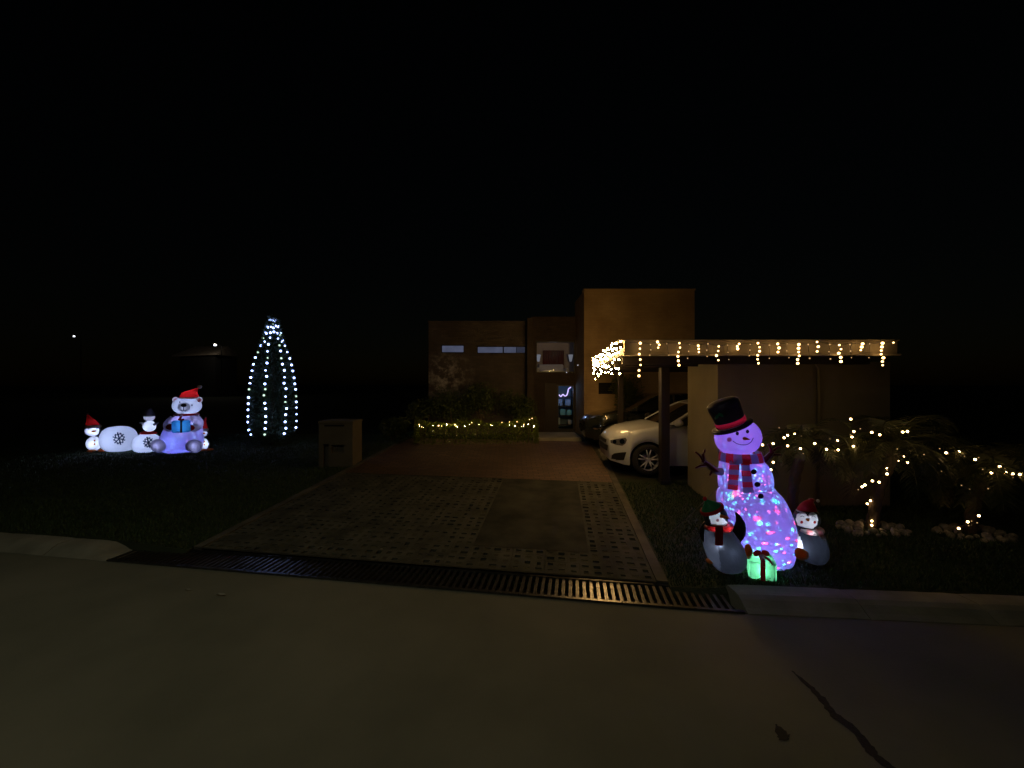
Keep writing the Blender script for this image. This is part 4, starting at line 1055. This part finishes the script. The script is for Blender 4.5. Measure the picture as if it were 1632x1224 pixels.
# left penguin (hugging the snowman, seen from its side)
PD = 4.30
p0 = W(1155, 908, PD); p0.z = G(p0.x, p0.y)
pg = empty('inflatable_penguin', p0, 'inflatable penguin in a green cap and red scarf, flipper raised against the big snowman', 'inflatable', 'penguins beside the big snowman')
pbody = loft(px_rings([(910, 1163, 12), (906, 1162, 20), (895, 1160, 27.5), (878, 1155, 30), (862, 1149, 27.5), (848, 1144, 23), (836, 1141, 18), (828, 1140, 14)], PD, .9), 96, gore=.03, ng=4)
pin, pout = splitpx(pbody, [(1119, 846), (1129, 843), (1136, 848), (1143, 866), (1147, 885), (1149, 912), (1140, 912), (1122, 880)], PD+.05)
pB = mk('body', pout, C_black, pg, True); mk('belly_patch', pin, cloth('belly_grey_nylon', (.10, .11, .14), .5, .3), pg, True)
pheadg = ball(W(1140, 823, PD), .122, .12, .14, 80, 56, R(-8), .01, 6)
pin, pout = splitpx(pheadg, [(1131, 811), (1137, 808), (1142, 809), (1146, 815), (1150, 823), (1156, 829), (1162, 836), (1160, 842), (1147, 844), (1138, 844), (1133, 836), (1130, 822)], PD+.02)
pH = mk('head', pout, C_jet, pg, True); mk('face', pin, C_white, pH, True)
ph = bvh(pheadg)
mk('beak', loft([(hit(ph, 1148, 822, -.01, 5), .022, .018, (1, -.5, -.1)), (hit(ph, 1148, 822, 0, 5)+Vector((.05, -.035, -.004)), .012, .010, (1, -.5, -.1)), (hit(ph, 1148, 822, 0, 5)+Vector((.075, -.05, -.01)), .003, .003, (1, -.5, -.1))], 12), C_orange, pH, True)
mk('eye', stroke(ph, [(1140, 820.5), (1142, 819), (1145, 819.5)], .003), P_ink, pH, True)
mk('cheek', patch(ph, disc(1143.5, 829, 2.4), .006), C_pink, pH, True)
k = PD/F; ca = Vector((-.45, 0, .9)).normalized(); c0 = W(1135, 812, PD)
def hr2(t_, r_, sx=0): return (c0+ca*t_*k+Vector((sx*k, 0, 0)), r_*k, r_*k*.9, ca)
cap_ = mk('cap', loft([hr2(0, 17), hr2(4, 15.5), hr2(9, 11), hr2(13, 6, -1), hr2(17, 2.5, -2), hr2(18, .6, -2)], 24), C_green, pg, True)
mk('cap_brim', loft([hr2(-1.5, 17), hr2(-1, 18.6), hr2(3, 18.4), hr2(4, 16)], 24, cap=False), C_red, cap_, True)
mk('pompom', ball(hr2(19, 1, -3)[0], .022, .022, .022, 12, 8), C_red, cap_, True)
sc0 = [(W(1144, 838, PD)+Vector((.118*math.cos(a), .118*math.sin(a), .012*math.cos(a))), 0) for a in [6.2832*i/24 for i in range(25)]]
scf = mk('scarf', tube([p for p, _ in sc0], .033, 10), C_red, pg, True)
mk('scarf_tail', (lambda g: g)(prism([(0, 0), (0, 0), (0, 0)], 0, 0)) if False else box(W(1138, 0, PD-.17).x, W(1150, 0, PD-.17).x, PD-.205, PD-.185, W(0, 868, PD-.17).z, W(0, 837, PD-.17).z, c=.006), cloth('dark_red_nylon', (.25, .02, .03), .3), scf)
mk('flipper', loft([(W(x, y, PD-.02), r_/F*PD, r_/F*PD*.5, (0.2, 0, 1)) for y, x, r_ in smooth_prof([(866, 1168, 9), (854, 1175, 11), (843, 1179, 10), (832, 1180, 7.5), (824, 1177.5, 5), (818, 1174, 2.4), (816, 1173, .6)], 4)], 18), cloth('flipper_nylon', (.045, .048, .06), .5, .25), pg, True)
mk('flipper', loft([(W(x, y, PD+.02), r_/F*PD, r_/F*PD*.6, (0, 0, 1)) for y, x, r_ in smooth_prof([(868, 1127, 3), (858, 1123, 6), (846, 1121, 6.5), (836, 1124, 5), (830, 1128, 3)], 3)], 16), C_jet, pg, True)
tpb = bvh(pbody)
mk('seam', stroke(tpb, [(1143, 864), (1146.5, 880), (1148, 902)], .003), P_ink, pg)
mk('foot', loft([(W(1192.5, y, PD-.05), r_/F*PD, r_/F*PD*.7, (0, 0, 1)) for y, r_ in ((867, 1), (869, 4), (876, 6.5), (884, 6), (889, 4), (891, 1))], 16), C_orange, pg, True)
mk('foot', ball(W(1131, 894, PD), .035, .05, .02, 12, 8), C_orange, pg, True)
lamp('inner_lamp', W(1140, 862, PD)+Vector((-.02, -.14, 0)), .9, (.85, .9, 1), pg, .02); lamp('inner_lamp', W(1154, 872, PD)+Vector((0, -.10, 0)), .75, (.7, .8, 1), pg, .03); lamp('inner_lamp', W(1160, 888, PD), .9, (.65, .75, 1), pg, .03)
lamp('inner_lamp', W(1141, 823, PD)+Vector((.02, -.03, 0)), .5, (.8, .86, 1), pg, .02); lamp('inner_lamp', W(1148, 839, PD)+Vector((.03, -.113, 0)), .16, (1, .8, .8), pg, .01); lamp('inner_lamp', W(1134, 839, PD)+Vector((0, -.112, 0)), .10, (1, .8, .8), pg, .01)  # last two lamps are added inside the scarf to brighten it

# right penguin
QD = 4.45
q0 = W(1288, 892, QD); q0.z = G(q0.x, q0.y)
qn = empty('inflatable_penguin', q0, 'inflatable penguin in a crimson hat and striped scarf, standing right of the big snowman', 'inflatable', 'penguins beside the big snowman')
qb = loft(px_rings([(897, 1296, 9), (893, 1297, 17), (882, 1296, 22), (868, 1292, 23.5), (853, 1288, 21), (842, 1285, 17), (836, 1285, 13)], QD, .9), 90, gore=.02, ng=6)
pin, pout = splitpx(qb, [(1262, 852), (1268, 845), (1275, 856), (1280, 870), (1278, 884), (1272, 896), (1262, 890)], QD+.1)
mk('body', pout, C_black, qn, True); mk('belly_patch', pin, C_white, qn, True); tq = bvh(qb)
qh = ball(W(1286, 826, QD), .127, .12, .135, 80, 56, 0, .01, 6)
pin, pout = splitpx(qh, [(1287.5, 824), (1291, 817), (1296, 816), (1302, 820), (1304, 828), (1302, 837), (1295, 843), (1287, 845), (1278, 843), (1271, 837), (1268, 828), (1270, 820), (1276, 816), (1283, 817)], QD)
qH = mk('head', pout, C_jet, qn, True); mk('face', pin, C_white, qH, True); tqh = bvh(qh)
mk('eye', stroke(tqh, [(1276, 824), (1279, 822.5), (1282, 824)], .003), P_ink, qH, True); mk('eye', stroke(tqh, [(1293, 824), (1296, 822.5), (1299, 824.5)], .003), P_ink, qH, True)
mk('beak', loft([(hit(tqh, 1287.5, 828, -.01, 5), .024, .012, (0, -1, 0)), (hit(tqh, 1287.5, 829, .04, 5), .010, .006, (0, -1, -.1)), (hit(tqh, 1287.5, 829, .055, 5), .002, .002, (0, -1, -.1))], 12), C_orange, qH, True)
for cx in (1278, 1298): mk('cheek', patch(tqh, disc(cx, 832, 2.3), .006), C_red, qH, True)
k = QD/F; c0 = W(1286, 817, QD); ca = Vector((.04, 0, 1)).normalized()
def hr3(t_, r_, sx=0): return (c0+ca*t_*k+Vector((sx*k, 0, 0)), r_*k, r_*k*.9, ca)
qc = mk('cap', loft([hr3(0, 14.5), hr3(6, 13.2), hr3(12, 10.5, 1), hr3(17, 7, 2), hr3(20, 4, 4), hr3(21, 1, 6)], 24), C_red, qn, True)
mk('cap_brim', loft([hr3(-1.5, 14), hr3(-1, 15.2), hr3(2.6, 15), hr3(3.4, 13.5)], 24, cap=False), C_white, qc, True)
mk('cap_tail', tube([hr3(19, 1, 4)[0], hr3(20, 1, 9)[0], hr3(20, 1, 12)[0]], .03, 8, .012), C_red, qc, True)
mk('pompom', ball(hr3(20, 1, 13.5)[0]+Vector((0, -.03, 0)), .018, .018, .018, 12, 8), C_white, qc, True)
sg2 = tube([W(1289, 842, QD)+Vector((.112*math.cos(a), .112*math.sin(a), -.01)) for a in [6.2832*i/32 for i in range(33)]], .032, 8)
qs = mk('scarf', sg2, [C_pink, C_white], qn, True, idx=[(k_//8//2) % 2 if k_ < 256 else 0 for k_ in range(len(sg2[1]))])
tail(tq, [(1298, 843), (1308, 845), (1314, 861), (1307, 859)], 4, 'scarf_tail', qs, C_pink, C_white, .012)
mk('flipper', loft([(W(x, y, QD-.02), r_/F*QD, r_/F*QD*.6, (-.2, 0, 1)) for y, x, r_ in smooth_prof([(848, 1304, 2), (854, 1309, 5), (864, 1313, 6), (874, 1316, 5), (882, 1318, 3), (886, 1318, 1)], 3)], 16), C_black, qn, True)
mk('foot', loft([(W(x, y, QD-.2), r_/F*QD, r_/F*QD*.6, (-.3, -.2, 1)) for y, x, r_ in ((873, 1272, 1), (876, 1273, 6), (883, 1277, 10), (889, 1280, 8), (892, 1282, 2))], 16), C_orange, qn, True)
lamp('inner_lamp', W(1281, 868, QD)+Vector((-.03, -.02, 0)), 1.9, (.7, .8, 1), qn, .03); lamp('inner_lamp', W(1286, 828, QD)+Vector((0, -.03, 0)), .5, (.8, .86, 1), qn, .02); lamp('inner_lamp', W(1289, 843, QD)+Vector((.03, -.108, -.01)), .14, (1, .85, .9), qn, .01); lamp('inner_lamp', W(1283, 843, QD)+Vector((-.02, -.110, -.01)), .10, (1, .85, .9), qn, .01)  # last two lamps are added in the scarf tube to brighten its stripes

# gift box
GD = 4.15
gb0 = W(1223, 921, GD); gb0.z = G(gb0.x, gb0.y)
gf = empty('inflatable_gift_box', gb0, 'glowing mint green gift box with dark red bow at the big snowman\'s foot', 'inflatable')
gw, gh = 24/F*GD, 37/F*GD
bxg = rotgeo(box(gb0.x-gw*.80, gb0.x+gw*.80, GD, GD+gw*1.5, gb0.z, gb0.z+gh*.86, c=.02), (gb0.x, GD+.1, 0), R(-24))
mk('box', bxg, C_mint, gf)
tg = bvh(bxg)
mk('ribbon', join(rotgeo(box(gb0.x-.022, gb0.x+.022, GD-.007, GD-.001, gb0.z+.004, gb0.z+gh*.86, c=0), (gb0.x, GD+.1, 0), R(-24)), rotgeo(box(gb0.x-.022, gb0.x+.022, GD-.007, GD+gw*1.5+.006, gb0.z+gh*.86+.002, gb0.z+gh*.86+.008), (gb0.x, GD+.1, 0), R(-24))), C_red, gf)
bc = Vector((gb0.x, GD+.1, gb0.z+gh*.86+.03))
mk('bow', join(ball(bc+Vector((-.045, 0, .015)), .045, .022, .028, 14, 10, R(-25)), ball(bc+Vector((.045, 0, .015)), .045, .022, .028, 14, 10, R(25)), ball(bc, .018, .02, .02, 10, 8), tube([bc, bc+Vector((-.03, -.08, -.02)), bc+Vector((-.05, -.13, -.07))], .014, 6), tube([bc, bc+Vector((.03, -.08, -.02)), bc+Vector((.04, -.12, -.06))], .014, 6)), C_red, gf, True)
lamp('inner_lamp', (gb0.x-.02, GD+.10, gb0.z+.12), 1.5, (.5, 1, .7), gf, .02)

# ------------------------------------------------------------------ inflatables on the left lawn
BD = 11.2
def z0_(o): return o
def cr1(a, b): return (100+a/5.829, 590+b/5.829)
def C1(a, b, dd=0): return W(*cr1(a, b), BD+dd)
q1 = BD/F/5.829   # metres per zoom pixel
def gr0(a, dd=0): p = C1(a, 760, dd); p.z = G(p.x, p.y); return p
BL = (.62, .74, 1)
GRP = 'glowing inflatables on the left lawn'
# polar bear
br_ = empty('inflatable_bear', gr0(1100), 'seated inflatable polar bear in a red hat holding a blue gift on the left lawn', 'inflatable', GRP)
bb = loft([(C1(cx, y), r_*q1, r_*q1*.75, (0, 0, 1)) for y, cx, r_ in smooth_prof([(762, 1095, 60), (755, 1095, 130), (725, 1095, 172), (680, 1098, 185), (630, 1105, 182), (580, 1115, 168), (520, 1125, 150), (470, 1135, 125), (430, 1145, 95), (405, 1150, 60)], 4)], 40, gore=.015, ng=8)
mk('body', bb, C_white, br_, True)
hb = ball(C1(1155, 330, -.1), 118*q1, 95*q1, 80*q1, 36, 22, 0, .01, 8, .9)
bh = mk('head', hb, C_white, br_, True)
for a, b in ((1050, 276), (1268, 276)):
    e = mk('ear', ball(C1(a, b, -.08), 30*q1, 16*q1, 28*q1, 18, 12), C_white, bh, True); mk('inner_ear', ball(C1(a, b+4, -.12), 17*q1, 8*q1, 16*q1, 14, 10), C_pink, e, True)
mz = ball(C1(1125, 345, -.37), 50*q1, 34*q1, 42*q1, 24, 16)
mu = mk('muzzle', mz, C_white, bh, True); tmz = bvh(mz, hb)
mk('nose', ball(C1(1123, 326, -.455), 24*q1, 14*q1, 17*q1, 16, 10), C_jet, mu, True)
mk('mouth', stroke(tmz, [cr1(1123, 343), cr1(1123, 370)], .010), P_blue, mu, True); mk('mouth', stroke(tmz, [cr1(1098, 368), cr1(1112, 378), cr1(1123, 370), cr1(1137, 378), cr1(1150, 366)], .009), P_blue, mu, True)
for a in (1132, 1200): mk('eye', patch(tmz, disc(*cr1(a if a > 1150 else 1090, 298 if a < 1150 else 325), 1.1, 1.2), .01), P_ink, bh, True)
hc = C1(1170, 255, -.1)
bhat = mk('hat', loft([(C1(cx, y, -.1), r_*q1, r_*q1*.85, (0, 0, 1)) for y, cx, r_ in smooth_prof([(256, 1176, 74), (240, 1178, 74), (215, 1178, 64), (198, 1190, 50), (188, 1212, 34), (176, 1235, 22), (165, 1252, 13)], 4)], 26), C_red, br_, True)
mk('hat_brim', loft([(C1(1172, y, -.1), r_*q1, r_*q1*.85, (0, 0, 1)) for y, r_ in ((264, 70), (260, 79), (252, 79), (248, 70))], 26), C_white, bhat, True)
mk('pompom', ball(C1(1270, 155, -.1), 20*q1, 20*q1, 18*q1, 14, 10), C_white, bhat, True)
bs = mk('scarf', tube([C1(1152, 410, -.05)+Vector((math.cos(a)*92*q1, math.sin(a)*78*q1, 0)) for a in [6.2832*i/28 for i in range(29)]], 11*q1, 8), C_red, br_, True)
mk('scarf_tail', tube([C1(1110, 408, -.25), C1(1095, 440, -.38), C1(1078, 478, -.42)], 10*q1, 6), C_red, bs, True)
for sgn, pts in ((-1, [(1040, 455, .0), (985, 500, -.1), (985, 535, -.25), (1010, 535, -.42)]), (1, [(1215, 440, .0), (1262, 490, -.1), (1240, 530, -.25), (1195, 540, -.42)])):
    mk('arm', tube([C1(a, b, c) for a, b, c in smooth_prof(pts, 4)], 44*q1, 14, 30*q1), C_white, br_, True)
for a, b in ((1003, 527), (1182, 537)): mk('mitten', ball(C1(a, b, -.46), 36*q1, 30*q1, 27*q1, 18, 12), C_red, br_, True)
for a, b, r_ in ((885, 702, 72), (1230, 706, 68)):
    mk('leg', tube([C1(1095+(a-1095)*.82, b-6, -.16), C1(a, b, -.3)], r_*q1*.82, 16, r_*q1*.85), C_white, br_, True)
    mk('foot', loft([(C1(a, b, dd), r2*q1, r2*q1*.86, (0, 1, 0)) for dd, r2 in ((-.28, r_*.8), (-.33, r_), (-.42, r_*.98), (-.46, r_*.8), (-.465, 5))], 26), C_grey, br_, True)
bgf = empty('inflatable_gift_box', C1(1100, 575, -.5), 'blue gift box with a dark ribbon held by the polar bear', 'gift box')
gc = C1(1100, 522, -.62); a_ = 64*q1
RG = math.atan2(-gc.x, gc.y)
mk('box', rotgeo(box(gc.x-a_, gc.x+a_, gc.y-.1, gc.y+.12, gc.z-52*q1, gc.z+52*q1, c=.03), gc, RG), C_blue, bgf)
mk('ribbon', rotgeo(join(box(gc.x-7*q1, gc.x+7*q1, gc.y-.108, gc.y-.102, gc.z-53*q1, gc.z+53*q1), box(gc.x-7*q1, gc.x+7*q1, gc.y-.108, gc.y+.12, gc.z+53*q1+.002, gc.z+53*q1+.008)), gc, RG), P_ink, bgf)
mk('bow', join(ball((gc.x-14*q1, gc.y, gc.z+60*q1), 14*q1, 8*q1, 9*q1, 12, 8, R(20)), ball((gc.x+14*q1, gc.y, gc.z+60*q1), 14*q1, 8*q1, 9*q1, 12, 8, R(-20))), C_red, bgf, True)
lamp('inner_lamp', C1(1100, 690, 0), 11, (.14, .16, 1), br_, .05); lamp('inner_lamp', C1(1130, 500, 0), 4.5, (.42, .38, 1), br_, .05); lamp('inner_lamp', C1(1165, 345, -.1), 5.5, (.50, .62, 1), br_, .04)
lamp('inner_lamp', C1(1125, 350, -.43), .16, (.5, .6, 1), br_, .03); lamp('inner_lamp', C1(1185, 220, -.1), 1.1, (1, .55, .65), br_, .03)
for a, b, c in ((985, 515, -.15), (1255, 500, -.1)): lamp('inner_lamp', C1(a, b, c), 1.5, (.42, .42, 1), br_, .03)
for a, b in ((885, 702), (1230, 706)): lamp('inner_lamp', C1(a, b, -.39), 1.3, (.7, .75, 1), br_, .03); lamp('inner_lamp', C1(a, b, -.22), .8, (.25, .28, 1), br_, .03)
lamp('inner_lamp', C1(1100, 522, -.60), 2.4, (.6, .8, 1), bgf, .03)
for a in (1050, 1268): lamp('inner_lamp', C1(a, 276, -.08), .16, (.7, .7, 1), br_, .02)
lamp('projector_lamp', C1(1080, 740, 0)+Vector((0, -.05, 0)), 60, (1, 1, 1), br_, .005, gobo=(11, .32, .9), seed=2, pal=((.5, (.3, .7, 1, 1)), (.85, (1, .4, .7, 1))))
# snowflake snowballs
def flake(b, cx, cy, r_):
    g = []
    for i in range(6):
        a = math.pi*i/3+.26
        g.append(stroke(b, [cr1(cx+math.cos(a)*12, cy+math.sin(a)*12), cr1(cx+math.cos(a)*r_*.6, cy+math.sin(a)*r_*.6), cr1(cx+math.cos(a)*r_, cy+math.sin(a)*r_)], .016, .008))
        for s in (-1, 1):
            a2 = a+s*.42; g.append(stroke(b, [cr1(cx+math.cos(a)*r_*.6, cy+math.sin(a)*r_*.6), cr1(cx+math.cos(a2)*r_*.75, cy+math.sin(a2)*r_*.75), cr1(cx+math.cos(a2)*r_*.92, cy+math.sin(a2)*r_*.92)], .012, .008))
    g.append(patch(b, disc(*cr1(cx, cy), 2), .009)); return join(*g)
s1g = loft([(C1(520, y), r_*q1, r_*q1*.7, (0, 0, 1)) for y, r_ in smooth_prof([(752, 60), (745, 100), (720, 132), (680, 150), (630, 154), (590, 145), (555, 122), (530, 85), (522, 45), (519, 5)], 3)], 36, gore=.02, ng=8)
s1_ = empty('inflatable_snowball', gr0(520), 'wide white inflatable snowball with a snowflake print, between the small penguin and the bear group', 'inflatable', GRP)
mk('ball', s1g, C_white, s1_, True); mk('snowflake', flake(bvh(s1g), 525, 635, 58), P_blue, s1_, True)
lamp('inner_lamp', C1(520, 640), 9, (.50, .62, 1), s1_, .05)
s2g = loft([(C1(785, y, .05), r_*q1, r_*q1*.7, (0, 0, 1)) for y, r_ in smooth_prof([(762, 50), (757, 85), (735, 118), (695, 128), (650, 118), (615, 90), (592, 55), (583, 30), (581, 4)], 3)], 36, gore=.02, ng=8)
s2_ = empty('inflatable_snowman', gr0(790, .05), 'white inflatable snowman with a grey cap and snowflake belly just left of the bear', 'inflatable', GRP)
mk('belly', s2g, C_white, s2_, True); mk('snowflake', flake(bvh(s2g), 797, 672, 50), P_blue, s2_, True)
mk('chest', ball(C1(806, 520, .05), 52*q1, 45*q1, 52*q1, 26, 18), C_white, s2_, True)
hg2 = ball(C1(806, 438, .05), 42*q1, 38*q1, 36*q1, 26, 18); h2 = mk('head', hg2, C_white, s2_, True)
C_gcap = cloth('grey_cap_nylon', (.20, .19, .22))
mk('cap', loft([(C1(cx, y, .05), r_*q1, r_*q1, (0, 0, 1)) for y, cx, r_ in smooth_prof([(428, 800, 46), (405, 798, 45), (385, 798, 36), (368, 804, 22), (355, 815, 10), (348, 821, 4)], 3)], 22), C_gcap, h2, True)
mk('scarf', loft([(C1(795, y, .05), r_*q1, r_*q1*.7, (0, 0, 1)) for y, r_ in ((592, 60), (586, 72), (576, 70), (570, 50))], 22), C_red, s2_, True)
mk('arm', tube([C1(765, 505, .0), C1(735, 492, -.05), C1(716, 488, -.05)], 13*q1, 8, 8*q1), C_white, s2_, True)
mk('arm', tube([C1(850, 505, .0), C1(872, 495, -.02), C1(890, 485, -.02)], 12*q1, 8, 7*q1), C_grey, s2_, True)
lamp('inner_lamp', C1(785, 680, .05), 6.4, (.50, .62, 1), s2_, .04); lamp('inner_lamp', C1(806, 520, .05), 1.9, (.6, .72, 1), s2_, .03); lamp('inner_lamp', C1(806, 438, .05), .6, (.6, .66, 1), s2_, .03)
# small penguin, far left
def small(name, hcx, hcy, hr_, bcx, bcy, bw_, bh_, tipx, tipy, label, dd=0, pw=1.0, mirror=1):
    root = empty(name, gr0(bcx, dd), label, 'inflatable', GRP)
    bg2 = ball(C1(bcx, bcy, dd), bw_*q1, bw_*q1*.8, bh_*q1, 48, 30, 0, .015, 6); cb = C1(bcx, bcy, dd); pin, pout = split(bg2, lambda c: c.y < cb.y-.02)
    mk('body', pin, C_white, root, True); mk('back', pout, C_jet, root, True)
    hg = ball(C1(hcx, hcy, dd), hr_*q1, hr_*q1*.85, hr_*q1*.85, 60, 40); b = bvh(hg); chh = C1(hcx, hcy, dd); pin, pout = split(hg, lambda c: c.y < chh.y-.03 and not (c.z-chh.z > .35*hr_*q1 and abs(c.x-chh.x) < .012+.5*(c.z-chh.z-.35*hr_*q1)))
    hh = mk('head', pin, C_white, root, True); mk('hood', pout, C_jet, hh, True)
    mk('beak', ball(C1(hcx, hcy+4, dd-hr_*q1*.85), hr_*q1*.26, .05, hr_*q1*.15, 12, 8), C_orange, hh, True)
    for s in (-1, 1): mk('eye', stroke(b, [cr1(hcx+s*.55*hr_-8, hcy-.30*hr_), cr1(hcx+s*.5*hr_, hcy-.42*hr_), cr1(hcx+s*.5*hr_+8, hcy-.32*hr_)], .010), P_blue, hh, True)
    bt = hcy-hr_*.62
    ht = mk('hat', loft([(C1(cx, y, dd), r_*q1, r_*q1*.85, (0, 0, 1)) for y, cx, r_ in smooth_prof([(bt, hcx-5, hr_*.88), (bt-.3*(bt-tipy), hcx-5+.2*(tipx-hcx), hr_*.68), (bt-.65*(bt-tipy), hcx-5+.55*(tipx-hcx), hr_*.36), (tipy+8, tipx, 8), (tipy+4, tipx, 3)], 3)], 20), C_red, root, True)
    mk('hat_brim', loft([(C1(hcx-3, y, dd), r_*q1, r_*q1*.85, (0, 0, 1)) for y, r_ in ((bt+10, hr_*.88), (bt+4, hr_*.98), (bt-10, hr_*.95), (bt-14, hr_*.8))], 20), C_white, ht, True)
    mk('pompom', ball(C1(tipx, tipy, dd), 9*q1, 9*q1, 9*q1, 10, 8), C_white if mirror < 0 else C_gcap, ht, True)
    bb_ = bvh(bg2)
    for f in (-.35, .1): mk('button', patch(bb_, disc(*cr1(bcx-2, bcy+f*bh_), 1.4), .01), C_orange, root, True)
    mk('foot', ball(C1(bcx+mirror*bw_*1.05, bcy+bh_*.92, dd-.1), 26*q1, .12, 13*q1, 12, 8), C_orange, root, True)
    mk('foot', ball(C1(bcx-mirror*bw_*.4, bcy+bh_*1.0, dd-.12), 24*q1, .12, 11*q1, 12, 8), C_orange, root, True)
    lamp('inner_lamp', C1(bcx, bcy, dd-.04), 2.2*pw, (.60, .70, 1), root, .03); lamp('inner_lamp', C1(hcx, hcy, dd-.05), 2.0*pw, (.55, .64, 1), root, .03); lamp('inner_lamp', C1(hcx-5, bt-.25*(bt-tipy), dd), .16*pw, (1, .6, .6), root, .03)
    return root
small('inflatable_penguin', 288, 562, 63, 298, 680, 68, 68, 232, 405, 'small inflatable penguin in a drooping red hat, at the left end of the glowing group', 0, 1.0, 1)
small('inflatable_penguin', 1308, 583, 46, 1318, 685, 44, 58, 1328, 440, 'small inflatable penguin in a red hat half hidden behind the right side of the bear', .25, .55, 1)

# ------------------------------------------------------------------ refuse/mailbox pillar
mp_ = gp(540, 744); PY = mp_.y
mb = empty('mailbox_pillar', mp_, 'squat masonry mailbox pillar with a slot, beside the driveway on the left lawn', 'mailbox')
a0, a1 = hx(508, PY), hx(562, PY); zt_ = hz(671, PY); zz = mp_.z-.05
ops = [(hx(515, PY), hx(524, PY), zz, hz(708, PY)), (hx(528, PY), hx(548, PY), hz(722, PY), hz(709, PY))]
M_mail = pm('mailbox_render', (.10, .088, .07), (.13, .115, .09), 2, .9, .5, 50, dist=.005)
mk('body', join(wall_holes(a0, a1, zz, zt_-.06, PY, .1, ops), box(a0, a1, PY+.101, PY+.56, zz, zt_-.06)), M_mail, mb)
mk('cap', box(a0-.015, a1+.015, PY-.015, PY+.575, zt_-.058, zt_, c=.008), M_mail, mb)
mk('slot', box(hx(517, PY), hx(549, PY), PY-.006, PY+.004, hz(679.5, PY), hz(677, PY)), M_dark, mb)
mk('latch', ball(W(534, 712.5, PY-.0), .02, .015, .02, 10, 8), M_chrome, mb, True)

# ------------------------------------------------------------------ distant lamps and a far roof
for px, py, D, lb, pw in ((118, 536, 75, 'distant street lamp, the farther one to the left', 4), (343, 550, 55, 'distant street lamp shining beside a dim far roof', 90)):
    p = W(px, py, D); root = empty('street_lamp', (p.x, p.y+.3, G(p.x, p.y)), lb, 'street lamp', 'distant street lamps')
    mk('pole', tube([(p.x, p.y+1.2, 0), (p.x, p.y+1.2, p.z), (p.x, p.y+.3, p.z+.25)], .07, 8, .05), M_metal, root, True)
    mk('lamp_head', loft([((p.x, p.y+.5, p.z+.2), .12, .1, (0, 1, 0)), ((p.x, p.y-.1, p.z+.2), .25, .1, (0, 1, 0)), ((p.x, p.y-.3, p.z+.2), .1, .05, (0, 1, 0))], 12), M_metal, root, True)
    mk('lens', ball(p, .21 if px > 200 else .17, .12, .10, 14, 8), emis('far_lamp_glow', (.85, .9, 1), 5), root, True)
    lamp('lamp_light', p-Vector((0, .15, .1)), pw, (1, .88, .68), root, .15)
p = W(318, 556, 57)
fh = empty('far_house', (p.x, p.y, .3), 'distant house of which only the lamp-lit roof shows in the dark', 'house')
M_roof = pm('far_roof', (.16, .13, .10), (.22, .18, .14), 1.5, .8)
xa, xb = W(285, 0, 57).x, W(346, 0, 57).x; za, zb2 = W(0, 563, 57).z, W(0, 549, 57).z
mk('roof', ([(xa-1, 57, za-.3), (xb, 57, za), (xb-.5, 60, zb2), (xa, 60, zb2+.0), (xa-1, 57, za-.5), (xb, 57, za-.2), (xb-.5, 63, za-.2), (xa, 63, za-.2)], [(0, 1, 2, 3), (0, 4, 5, 1), (1, 5, 6, 2), (0, 3, 7, 4), (2, 6, 7, 3)]), M_roof, fh)
mk('wall', box(xa-.2, xb-.6, 57.4, 62, .2, za-.35), pm('far_wall', (.012, .011, .01), rough=.9), fh)

scene.cycles.max_bounces = 6; scene.cycles.transmission_bounces = 4; scene.cycles.sample_clamp_indirect = 1.5
